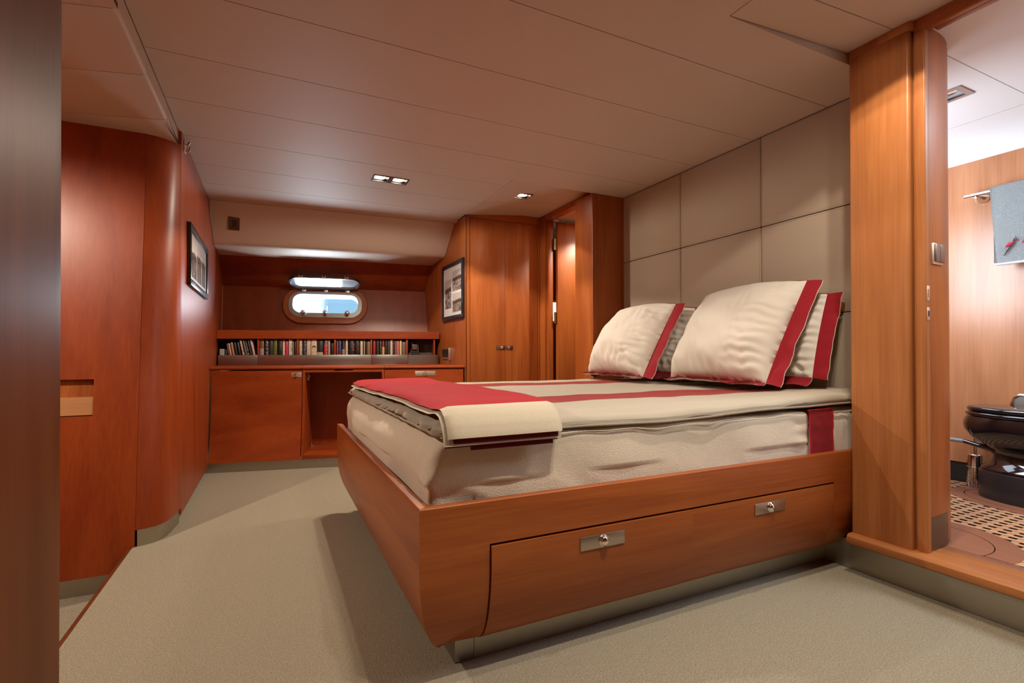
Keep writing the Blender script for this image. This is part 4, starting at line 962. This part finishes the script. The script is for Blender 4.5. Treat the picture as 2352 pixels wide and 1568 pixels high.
def throw_layer(x0f, x1f, t0, t1, l0, l1, n, wob=0.0, nseg=16):
    """a layer as a flattened tube across x, swept along the bed"""
    m = MB(); rings = []
    def dr(x, t): return -0.024 * max(0.0, 1 - (x - 0.445) / 0.11) ** 2 * min(max((t - 0.1) / 0.1, 0), 1)
    for k in range(n + 1):
        t = t0 + (t1 - t0) * k / n; x0, x1 = x0f(t), x1f(t); ring = []
        yc, zc_ = throw_path(t, (l0 + l1) / 2)
        r = (l1 - l0) / 2
        for j in range(nseg + 1):       # upper skin
            s = j / nseg; x = x0 + (x1 - x0) * s; e = min(s, 1 - s) * (x1 - x0)
            l = l1 - (r * (1 - math.sqrt(max(0, 1 - (1 - min(e / r, 1)) ** 2))) if e < r else 0)
            y, z = throw_path(t, l + wob * noise.noise(Vector((x * 7, t * 5, 0)))); ring.append((x, y, z + dr(x, t) + (0.006 * noise.noise(Vector((x * 6, t * 3.2, 5))) * min(max(t - 0.2, 0) / 0.2, 1))))
        for j in range(nseg, -1, -1):
            s = j / nseg; x = x0 + (x1 - x0) * s; e = min(s, 1 - s) * (x1 - x0)
            l = l0 + (r * (1 - math.sqrt(max(0, 1 - (1 - min(e / r, 1)) ** 2))) if e < r else 0)
            y, z = throw_path(t, l); ring.append((x, y, z + dr(x, t) + (0.006 * noise.noise(Vector((x * 6, t * 3.2, 5))) * min(max(t - 0.2, 0) / 0.2, 1))))
        rings.append(ring)
    return m.loft(rings)
xa = lambda t: 0.452 + 0.016 * min(t, 2) / 2 + 0.010 * math.sin(2.1 * t + 0.6)
xb = lambda t: 0.842 + 0.040 * min(t, 0.3) / 0.3 + 0.09 * max(t - 0.3, 0) / 1.7 + 0.012 * math.sin(3.0 * t)
TH = 0.1155
BFOLD = cloth('beige_fold_wool', (0.56, 0.49, 0.37), (0.48, 0.42, 0.31), scale=320, bump=0.3)
def off(fn, d): return lambda t: fn(t) + d
obj('red_face', throw_layer(xa, xb, TH, TL, 0.016, 0.030, 60, 0.003), REDW, thr, ang=80)
obj('beige_border', throw_layer(xa, xb, 0.010, TH - 0.0005, 0.016, 0.031, 24, 0.001), cloth('beige_border_wool', (0.60, 0.53, 0.40), (0.53, 0.46, 0.34), scale=320, bump=0.3), thr, ang=80)
obj('red_lining', throw_layer(off(xa, 0.010), off(xb, -0.010), -0.004, 0.09, 0.0125, 0.0175, 10), DRED, thr, ang=80)
obj('folded_layer', throw_layer(off(xa, -0.010), off(xb, 0.003), -0.010, TL - 0.01, 0.006, 0.0155, 60, 0.002), BFOLD, thr, ang=80)
obj('red_fold', throw_layer(off(xa, -0.004), off(xb, -0.006), -0.013, TL - 0.02, 0.001, 0.0058, 60), DRED, thr, ang=80)
obj('red_flap', throw_layer(lambda t: 0.535, lambda t: 0.82, -0.024, 0.08, -0.006, 0.0005, 10), DRED, thr, ang=80)

# pillows
def pillow(label, Bn, Bf, Tn, w, h, t, seed, bends, fl=0.075, group='pillows against the headboard'):
    Bn, Bf, Tn = Vector(Bn), Vector(Bf), Vector(Tn)
    X = (Bn - Bf).normalized(); Yd = (Tn - Bn); Yd = (Yd - X * Yd.dot(X)).normalized(); Z = X.cross(Yd).normalized()
    c0 = (Bn + Bf) / 2
    def W(p): return tuple(c0 + X * p[0] + Yd * p[1] + Z * p[2])
    root = thing('pillow', label, 'pillow', tuple(c0), group)
    def sil(u, v):
        x = w / 2 * u * (1 - 0.02 * (1 - v * v)); y = h / 2 * v * (1 - 0.015 * (1 - u * u)) + (0.03 * (1 - u * u) if v > 0 else 0) * v
        sag = 0.02 * math.cos(u * 2.0) if v > 0 else 0
        return x, y + h / 2 + fl * 0.55 - sag * 0
    def prof(u, v): return max(0.0, (1 - abs(u) ** 2.4)) ** 0.55 * max(0.0, (1 - abs(v) ** 2.4)) ** 0.55
    n = 64
    m = MB(W)
    front = lambda a, b: ((lambda u, v: (lambda x, y: (x, y, t * 0.62 * prof(u, v) * (1 + 0.28 * (-v)) + (0.022 * noise.noise(Vector((u * 2.2 + seed, v * 2.2, 0))) + 0.009 * noise.noise(Vector((u * 9 + v * 3 + seed, v * 3.5, 1))) + 0.016 * max(0, -v - 0.35) * math.sin(u * 30 + v * 5 + seed + 3 * noise.noise(Vector((u * 3, v * 3, seed)))) + 0.013 * max(0, u - 0.25) * math.sin(v * 34 + 3 * noise.noise(Vector((u * 4, v * 4, seed))))) * min(1, 4 * (1 - max(abs(u), abs(v)) + 0.02)) + 0.002))(*sil(u, v)))(2 * a - 1, 2 * b - 1))
    backf = lambda a, b: ((lambda u, v: (lambda x, y: (x, y, -t * 0.12 * prof(u, v) - 0.002))(*sil(u, v)))(2 * a - 1, 2 * b - 1))
    m.grid(front, n, n); m.grid(backf, n, n, flip=True)
    bmesh.ops.remove_doubles(m.bm, verts=m.bm.verts, dist=0.0045)
    obj('pillow_body', m, WHITE, root, ang=80)
    # flange: four strips, red in front and white behind
    m = MB(W)
    for side, bend in zip('rlbt', bends):
        if bend is None: continue
        def strip(a, b, off):
            v = 2 * a - 1; k = 1.0 + 0.0 * b
            if side in 'rl':
                sx = 1 if side == 'r' else -1; x, y = sil(sx, v); o = Vector((sx, 0.10 * v * abs(v) ** 6, 0)); y += 0.0
            else:
                sy = 1 if side == 't' else -1; x, y = sil(v, sy); o = Vector((0.10 * v * abs(v) ** 6, sy, 0))
            ang_ = math.radians(bend) + 0.30 * noise.noise(Vector((v * 3 + seed, ord(side), 2)))
            # bends curl gradually towards the back (positive) or front (negative)
            a1 = ang_ * (0.4 + 0.6 * b); r = fl * b
            d = o * (r * math.cos(a1)) + Vector((0, 0, -r * math.sin(a1)))
            wv = 0.010 * b * noise.noise(Vector((v * 6 + seed, ord(side), 7)))
            ext = 1 + 0.0 * b
            return (x * ext + d.x, y + d.y, d.z + wv + off)
        m.mi = 0; m.grid(lambda a, b: strip(a, b, 0.0035), 30, 6, flip=(side in 'lb'))
        m.mi = 1; m.grid(lambda a, b: strip(a, b, -0.0015), 30, 6, flip=(side in 'rt'))
    obj('flange', m, [REDL2, WHITE], root, ang=80, recalc=False)
    return root
REDL2 = cloth('red_cotton_flange', (0.31, 0.007, 0.017), (0.27, 0.006, 0.014), scale=420, bump=0.12, rough=0.7, wrinkle=1.2)
pillow('large white pillow with a red border, at the front right nearest the pillar', (2.245, 1.70, 0.814), (2.315, 2.52, 0.816), (2.545, 1.70, 1.365), 0.75, 0.61, 0.26, 1.0, (18, 95, -62, 100))
pillow('white red-bordered pillow half hidden behind the front right pillow', (2.48, 1.60, 0.838), (2.51, 2.40, 0.836), (2.615, 1.57, 1.32), 0.72, 0.45, 0.075, 5.0, (8, 60, -40, 110))
pillow('white pillow with a red border, at the front left of the berth', (2.19, 2.57, 0.815), (2.24, 3.34, 0.815), (2.46, 2.55, 1.30), 0.70, 0.56, 0.25, 9.0, (12, 95, -70, 95))
pillow('white red-topped pillow mostly hidden behind the front left pillow', (2.455, 2.50, 0.836), (2.48, 3.28, 0.836), (2.605, 2.48, 1.30), 0.70, 0.46, 0.075, 13.0, (30, 60, -40, 95))

# ------------------------------------------------------------------ downlights
def downlight(label, pts, zc, group='recessed downlights', power=SPOT_W, cone=131, spill=0.35, blend=0.0, glow=0.03):
    x0 = min(p[0] for p in pts); x1 = max(p[0] for p in pts); yc = pts[0][1]
    t = thing('downlight', label, 'downlight', ((x0 + x1) / 2, yc, zc), group)
    m = MB(); h = 0.052
    m.plate(rr((x1 - x0) / 2 + 0.066, 0.068, 0.003, 2, (x0 + x1) / 2, yc), [[(x - h, yc - h), (x - h, yc + h), (x + h, yc + h), (x + h, yc - h)] for x, _ in pts], zc - 0.003, zc + 0.004)
    obj('bezel', m, plain('bezel_bronze', (0.20, 0.15, 0.12), 0.3, 1.0), t)
    for x, y in pts:
        m = MB(); r0 = [(x - h, y - h), (x + h, y - h), (x + h, y + h), (x - h, y + h)]
        m.loft([[(a, b, zc - 0.001) for a, b in r0], [(x + (a - x) * 0.8, y + (b - y) * 0.8, zc + 0.042) for a, b in r0], [(x + (a - x) * 0.85, y + (b - y) * 0.85, zc + 0.046) for a, b in r0], [(x + (a - x) * 1.02, y + (b - y) * 1.02, zc + 0.002) for a, b in r0]], ring_closed=True)
        obj('reflector', m, plain('reflector_metal', (0.16, 0.14, 0.12), 0.15, 1.0), t, ang=20)
        m = MB(); m.lathe([(0.033, 0.006), (0.034, 0.010), (0.030, 0.030)], (x, y, zc), (0, 0, 1), 20); obj('lamp', m, LAMP, t)
        l = bpy.data.lights.new('spot', 'SPOT'); l.energy = power; l.color = WARM; l.spot_size = math.radians(178); l.spot_blend = 0.15; l.shadow_soft_size = 0.018
        l.use_nodes = True; ln = l.node_tree; em = ln.nodes['Emission']     # reflector lamp: strong beam, weaker spill
        tcl = ln.nodes.new('ShaderNodeTexCoord'); spz = ln.nodes.new('ShaderNodeSeparateXYZ'); ln.links.new(tcl.outputs['Normal'], spz.inputs[0])
        ab = ln.nodes.new('ShaderNodeMath'); ab.operation = 'ABSOLUTE'; ln.links.new(spz.outputs['Z'], ab.inputs[0])
        pw = ln.nodes.new('ShaderNodeMath'); pw.operation = 'POWER'; pw.inputs[1].default_value = 5.0; ln.links.new(ab.outputs[0], pw.inputs[0])
        mul = ln.nodes.new('ShaderNodeMath'); mul.operation = 'MULTIPLY_ADD'; mul.inputs[1].default_value = 1.0 - spill; mul.inputs[2].default_value = spill - glow; ln.links.new(pw.outputs[0], mul.inputs[0])
        ce = math.cos(math.radians(cone / 2)); mk = ln.nodes.new('ShaderNodeMapRange'); mk.interpolation_type = 'SMOOTHSTEP'     # cut-off of the reflector, faint stray light beyond
        mk.inputs['From Min'].default_value = ce - 0.02 - blend * 0.5; mk.inputs['From Max'].default_value = ce + 0.03 + blend * 0.5; ln.links.new(ab.outputs[0], mk.inputs[0])
        mm = ln.nodes.new('ShaderNodeMath'); mm.operation = 'MULTIPLY_ADD'; mm.inputs[2].default_value = glow; ln.links.new(mul.outputs[0], mm.inputs[0]); ln.links.new(mk.outputs[0], mm.inputs[1]); mul = mm
        ln.links.new(mul.outputs[0], em.inputs['Strength'])
        lo_ = bpy.data.objects.new('spot', l); COL.objects.link(lo_); lo_.parent = t; lo_.location = (x - t.location.x, y - t.location.y, -0.006)
    return t
downlight('twin recessed downlight in the ceiling above the kneehole end', L2, 2.34, power=SPOT_W * 1.8, spill=1.0, glow=0.28)
downlight('single recessed downlight in front of the wardrobe', L1, 2.34 + RB(1.955, 0), cone=96)
downlight('twin recessed downlight over the step by the near pillar', LA, 2.34 + RA(1.95, 0), power=SPOT_W * 0.95, spill=0.5)
downlight('twin recessed downlight over the open floor in front of the berth', LD, 2.34, power=SPOT_W * 1.6)
def lone(label, x, y, z, power, cone=131, blend=0.1, spill=0.35):
    return downlight(label, [(x, y)], z, power=power, cone=cone, blend=blend, spill=spill)
lone('single downlight in the low ceiling of the side passage', -1.5, 2.25, 2.236, 115, 150, 0.3, 1.0)
lone('single downlight in the neighbouring cabin', 2.98, 3.92, 2.352, 85, 120, 0.2, 0.7)

# ------------------------------------------------------------------ bathroom
bfl = struct('floor', MB().box(2.46, 4.05, -0.6, 2.62, 0.06, 0.10), plain('bilge_dark', (0.03, 0.02, 0.015), 0.6))
WSHADE = plain('teak_shaded_edge', (0.045, 0.022, 0.013), 0.8)  # shade inside the grating slots, put into the colour of the slat sides
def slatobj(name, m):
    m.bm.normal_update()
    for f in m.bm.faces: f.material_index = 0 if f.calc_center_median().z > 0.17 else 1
    return obj(name, m, [WTEAK, WSHADE], bfl)
x = 2.640
def in_disc(x, y): return (x - 2.66) ** 2 + (y - 1.26) ** 2 < 0.335 ** 2 or (((x - 3.78) / 0.30) ** 2 + ((y - 1.18) / 0.42) ** 2 < 1)
while x < 4.0:
    w_ = 0.029
    # cut each slat where the round margins lie
    ysamp = [-0.3 + 0.02 * k for k in range(0, 116)]; run = None
    for y in ysamp + [99]:
        ok = y < 90 and not in_disc(x, y)
        if ok and run is None: run = y
        if not ok and run is not None:
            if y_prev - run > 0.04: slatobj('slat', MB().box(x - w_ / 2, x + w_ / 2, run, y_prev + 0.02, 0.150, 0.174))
            run = None
        y_prev = y
    x += 0.054
for k in range(38):
    y = -0.25 + 0.0555 * k
    xs_ = [2.62 + 0.02 * j for j in range(0, 70)]; run = None
    for xx in xs_ + [99]:
        ok = xx < 90 and not in_disc(xx, y)
        if ok and run is None: run = xx
        if not ok and run is not None:
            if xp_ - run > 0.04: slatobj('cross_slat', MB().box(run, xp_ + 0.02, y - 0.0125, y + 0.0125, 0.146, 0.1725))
            run = None
        xp_ = xx
def ringpoly(cx_, cy_, rx, ry, n=40, a0=0, a1=360): return [(cx_ + rx * math.cos(math.radians(a0 + (a1 - a0) * k / n)), cy_ + ry * math.sin(math.radians(a0 + (a1 - a0) * k / n))) for k in range(n)]
def clipx(ps, x0): return [(max(x, x0), y) for x, y in ps]
obj('round_margin', MB().prism([p for i_, p in enumerate(clipx(ringpoly(2.66, 1.26, 0.250, 0.250, 40), 2.613)) if p[0] > 2.6131 or i_ in (12, 28)], 0.13, 0.1755), WTEAKD, bfl)
ro = [(2.66 + 0.342 * math.cos(a_), 1.26 + 0.342 * math.sin(a_)) for a_ in [math.radians(-97 + 194 * k / 30) for k in range(31)]]; ri = [(2.66 + 0.254 * math.cos(a_), 1.26 + 0.254 * math.sin(a_)) for a_ in [math.radians(-99 + 198 * k / 30) for k in range(31)]]
obj('round_margin', MB().loft([[(o[0], o[1], 0.13), (o[0], o[1], 0.1755), (q[0], q[1], 0.1755), (q[0], q[1], 0.13)] for o, q in zip(ro, ri)]), WTEAKD, bfl)
obj('plinth_margin', MB().prism(ringpoly(3.78, 1.18, 0.235, 0.355, 40), 0.13, 0.1755), WTEAKD, bfl)
obj('plinth_margin', MB().plate(ringpoly(3.78, 1.18, 0.305, 0.43, 40), [ringpoly(3.78, 1.18, 0.240, 0.36, 40)[::-1]], 0.13, 0.1755), WTEAKD, bfl)
# rounded inner jamb with steel kick
jw = sempty('wall_bathroom', (2.6, 1.15, 0.17))
jpts = [(2.449, 1.1145), (2.50, 1.116), (2.56, 1.120), (2.61, 1.127), (2.66, 1.140), (2.70, 1.158), (2.735, 1.188), (2.76, 1.235), (2.772, 1.30), (2.775, 1.40), (2.775, 2.6)]
wstrip(jpts, 0.325, 2.40, 'curved_panel', WZ, jw, 0.02)
wstrip(inset(jpts, 0.006), 0.175, 0.323, 'steel_kick', brushed('dark_steel', (0.20, 0.17, 0.14), 0.4), jw, 0.01)
bw = struct('wall_bathroom', MB().box(4.02, 4.05, -0.6, 2.62, 0.30, 2.23), WBATH)
obj('black_kick', MB().box(4.03, 4.04, -0.6, 2.62, 0.10, 0.30), BLACKM, bw)
struct('wall_bathroom', MB().box(2.78, 4.05, 2.60, 2.64, 0.1, 2.40), WZ)
struct('wall_bathroom', MB().box(2.46, 4.05, -0.64, -0.60, 0.1, 2.40), PALE)
bc = struct('ceiling', MB().box(2.46, 4.1, -0.64, 2.64, 2.41, 2.43), PALE)
WVIN = cloth('white_vinyl', (0.80, 0.81, 0.82), (0.78, 0.79, 0.80), scale=350, bump=0.05, rough=0.5, sheen=0.0)
cpanel(rect(2.47, 3.698, -0.6, 1.187), [], z=2.36, mat=WVIN, parent=bc)
VH = [[(3.165, 1.315), (3.165, 1.425), (3.275, 1.425), (3.275, 1.315)]]
cpanel(rect(2.47, 3.698, 1.192, 2.6), VH, z=2.36, mat=WVIN, parent=bc)
cove = [(3.702, 2.36), (3.80, 2.358), (3.88, 2.345), (3.94, 2.318), (3.99, 2.275), (4.02, 2.222)]
m = MB(); m.loft([[(x_, -0.6, z_) for x_, z_ in cove] + [(x_ + 0.02, -0.6, z_ + 0.03) for x_, z_ in cove[::-1]], [(x_, 2.6, z_) for x_, z_ in cove] + [(x_ + 0.02, 2.6, z_ + 0.03) for x_, z_ in cove[::-1]]]); obj('cove', m, WVIN, bc, ang=50)
# ceiling vent fitting
vt2 = thing('bathroom_downlight', 'square steel downlight, unlit, in the white bathroom ceiling', 'downlight', (3.22, 1.37, 2.36))
obj('bezel', MB().plate(rr(0.078, 0.078, 0.004, 2, 3.22, 1.37), [rr(0.05, 0.05, 0.003, 2, 3.22, 1.37)[::-1]], 2.355, 2.362), plain('grey_steel', (0.35, 0.36, 0.40), 0.3, 1.0), vt2)
obj('housing', MB().box(3.168, 3.272, 1.318, 1.422, 2.40, 2.409), BLACKM, vt2)
obj('lamp', MB().lathe([(0.03, 0.0), (0.032, 0.012), (0.02, 0.03)], (3.22, 1.37, 2.372), (0, 0, 1), 16), CHROME, vt2)
# light switch on the curved panel
swt = thing('light_switch', 'grey two-rocker light switch on the rounded bathroom jamb', 'switch', (2.51, 1.115, 1.375))
sd = Vector((0.998, 0.07, 0)).normalized(); so = Vector((2.475, 1.1165, 0))
SWX = lambda p: (so.x + sd.x * p[0] + sd.y * p[1], so.y + sd.y * p[0] - sd.x * p[1], p[2])
m = MB(SWX); m.box(-0.005, 0.085, -0.002, 0.008, 1.372, 1.460, 0.002); obj('plate', m, NICKEL, swt)
for a_ in (0.0, 0.041): m = MB(SWX); m.box(a_ + 0.001, a_ + 0.039, 0.006, 0.016, 1.382, 1.456, 0.002); obj('rocker', m, plain('rocker_grey', (0.28, 0.25, 0.23), 0.35, 0.9), swt)
# towel rail and towel
tr = thing('towel_rail', 'chrome towel rail with round mounts on the bathroom wall', 'towel rail', (4.0, 1.2, 1.95))
m = MB(); m.tube([(3.935, 1.60, 1.985), (3.935, 0.62, 1.985)], 0.011, 12); obj('bar', m, CHROME, tr)
for y in (1.545, 0.70):
    m = MB(); m.lathe([(0.040, 0.0), (0.040, 0.012), (0.030, 0.035), (0.018, 0.06), (0.014, 0.086), (0.001, 0.09)], (4.019, y, 1.975), (-1, 0, 0), 18); obj('mount', m, CHROME, tr)
tw = thing('hand_towel', 'grey terry towel with red embroidery hanging over the towel rail', 'towel', (3.93, 1.2, 1.5))
TWM = cloth('grey_terry', (0.60, 0.645, 0.65), (0.40, 0.44, 0.45), scale=240, bump=1.0, rough=1.0, sheen=0.3, dist=0.005)
def towel(u, v):
    y = 1.47 - 0.56 * u + (0.035 * max(0, v - 0.5) * 2 * (-(1 - u)))
    t = v * 0.95
    if t < 0.44: x, z = 3.960 + 0.0 * t, 1.55 + t
    elif t < 0.49: a_ = (t - 0.44) / 0.05 * PI; x, z = 3.935 + 0.025 * math.cos(a_), 1.99 + 0.020 * math.sin(a_)
    else: x, z = 3.910 - 0.02 * (t - 0.49), 1.99 - (t - 0.49)
    return (x + 0.012 * noise.noise(Vector((u * 4, v * 3, 0))) * (abs(v - 0.5) * 2), y, z)
m = MB(); m.grid(towel, 24, 60); bmesh.ops.solidify(m.bm, geom=m.bm.faces[:], thickness=0.006); obj('terry_cloth', m, TWM, tw, ang=80)
hem = [Vector(towel(k / 24, 1.0)) + Vector((-0.004, 0, 0.0)) for k in range(25)]
obj('hem', MB().tube([tuple(p) for p in hem], 0.007, 8), cloth('hem_white', (0.66, 0.70, 0.72), scale=300), tw)
def onT(y, z): 
    return (3.910 - 0.02 * (1.99 - z) - 0.009, y, z)
RTH = plain('red_thread', (0.45, 0.02, 0.06), 0.8); DTH = plain('brown_thread', (0.06, 0.03, 0.025), 0.8)
m = MB(); m.tube([onT(1.392, 1.628), onT(1.375, 1.638), onT(1.350, 1.655)], [0.004, 0.012, 0.002], 8); m.tube([onT(1.375, 1.630), onT(1.36, 1.646), onT(1.335, 1.664)], [0.005, 0.004, 0.0015], 6); obj('embroidery', m, RTH, tw)
m = MB(); m.tube([onT(1.398, 1.575), onT(1.385, 1.602), onT(1.365, 1.632), onT(1.352, 1.672)], [0.002, 0.004, 0.005, 0.002], 6); m.tube([onT(1.36, 1.640), onT(1.345, 1.665), onT(1.350, 1.685)], [0.005, 0.003, 0.001], 6); obj('embroidery', m, DTH, tw)
m = MB()
for y0, z0, y1, z1 in ((1.320, 1.638, 1.300, 1.672), (1.320, 1.638, 1.22, 1.655), (1.312, 1.652, 1.245, 1.664), (1.300, 1.672, 1.20, 1.692), (1.195, 1.66, 1.175, 1.695), (1.195, 1.66, 1.12, 1.672), (1.185, 1.678, 1.11, 1.69)):
    m.tube([onT(y0, z0), onT(y1, z1)], 0.0022, 6)
obj('embroidery', m, RTH, tw)
# black marine toilet
tc_ = thing('toilet', 'glossy black marine toilet with a lid on a round black plinth', 'toilet', (3.78, 1.18, 0.1755))
def ell(z, hx, hy, yc=1.18, n=36, ex=2.0): return [(3.78 + hx * math.copysign(abs(math.cos(a)) ** (2 / ex), math.cos(a)), yc + hy * math.copysign(abs(math.sin(a)) ** (2 / ex), math.sin(a)), z) for a in [2 * PI * k / n for k in range(n)]]
obj('plinth', MB().loft([ell(0.1755, 0.17, 0.295), ell(0.325, 0.17, 0.295), ell(0.333, 0.166, 0.291), ell(0.336, 0.155, 0.28)]), plain('black_plinth', (0.022, 0.020, 0.022), 0.28, coat=0.2), tc_)
obj('bowl', MB().loft([ell(0.336, 0.165, 0.285), ell(0.350, 0.163, 0.283), ell(0.372, 0.135, 0.250), ell(0.405, 0.118, 0.235), ell(0.43, 0.115, 0.232), ell(0.452, 0.122, 0.245), ell(0.475, 0.15, 0.285), ell(0.52, 0.19, 0.335), ell(0.56, 0.205, 0.362), ell(0.59, 0.207, 0.366), ell(0.615, 0.202, 0.360), ell(0.636, 0.195, 0.350)]), BLACK, tc_, ang=60)
obj('seat', MB().loft([ell(0.639, 0.192, 0.342), ell(0.642, 0.200, 0.352), ell(0.652, 0.203, 0.356), ell(0.661, 0.200, 0.352), ell(0.664, 0.192, 0.344)]), BLACK, tc_, ang=60)
lid = obj('lid', MB().loft([ell(0.667, 0.188, 0.335), ell(0.670, 0.196, 0.345), ell(0.682, 0.199, 0.348), ell(0.694, 0.192, 0.340), ell(0.698, 0.17, 0.315), ell(0.699, 0.05, 0.10)]), BLACK, tc_, ang=60)
obj('lid_buffer', MB().box(3.66, 3.70, 1.10, 1.20, 0.698, 0.707, 0.004), CHROME, lid)
obj('back_bar', MB().tube([(3.97, 1.40, 0.69), (3.97, 1.385, 0.735), (3.97, 1.36, 0.755), (3.97, 1.0, 0.755)], 0.010, 10), CHROME, tc_)
obj('back_pad', MB().box(3.965, 3.985, 1.0, 1.385, 0.66, 0.752, 0.004), plain('grey_pad', (0.20, 0.17, 0.14), 0.4), tc_)
obj('pump_lever', MB().tube([(3.74, 1.36, 0.42), (3.735, 1.40, 0.450), (3.73, 1.46, 0.462), (3.73, 1.53, 0.478)], [0.020, 0.018, 0.013, 0.012], 12), BLACK, tc_)
obj('lever_grip', MB().tube([(3.73, 1.53, 0.478), (3.73, 1.66, 0.480)], 0.012, 12), plain('grey_grip', (0.25, 0.27, 0.30), 0.3), tc_)
# perforated chrome brush holder
m_, nt_, b2 = nmat('perforated_chrome')
tcn = N(nt_, 'ShaderNodeTexCoord'); vo = N(nt_, 'ShaderNodeTexVoronoi'); vo.inputs['Scale'].default_value = 120; vo.inputs['Randomness'].default_value = 0.2
nt_.links.new(tcn.outputs['Object'], vo.inputs['Vector']); lt = N(nt_, 'ShaderNodeMath', operation='GREATER_THAN'); lt.inputs[1].default_value = 0.38; nt_.links.new(vo.outputs['Distance'], lt.inputs[0])
cm = N(nt_, 'ShaderNodeMix', data_type='RGBA'); cm.inputs['A'].default_value = (0.02, 0.02, 0.02, 1); cm.inputs['B'].default_value = (0.8, 0.8, 0.8, 1); nt_.links.new(lt.outputs[0], cm.inputs['Factor']); nt_.links.new(cm.outputs['Result'], b2.inputs['Base Color'])
b2.inputs['Metallic'].default_value = 1.0; b2.inputs['Roughness'].default_value = 0.15
bh = thing('brush_holder', 'perforated chrome cylinder standing on the grating behind the toilet', 'brush holder', (3.93, 1.555, 0.174))
obj('perforated_cup', MB().lathe([(0.040, 0.0), (0.042, 0.004), (0.042, 0.125), (0.040, 0.127)], (3.93, 1.555, 0.174), (0, 0, 1), 20), m_, bh)
obj('upper_tube', MB().lathe([(0.038, 0.127), (0.038, 0.20), (0.034, 0.204), (0.010, 0.206)], (3.93, 1.555, 0.174), (0, 0, 1), 20), CHROME, bh)
obj('brush_handle', MB().lathe([(0.009, 0.206), (0.008, 0.30), (0.011, 0.33), (0.001, 0.336)], (3.93, 1.555, 0.174), (0, 0, 1), 12), CHROME, bh)
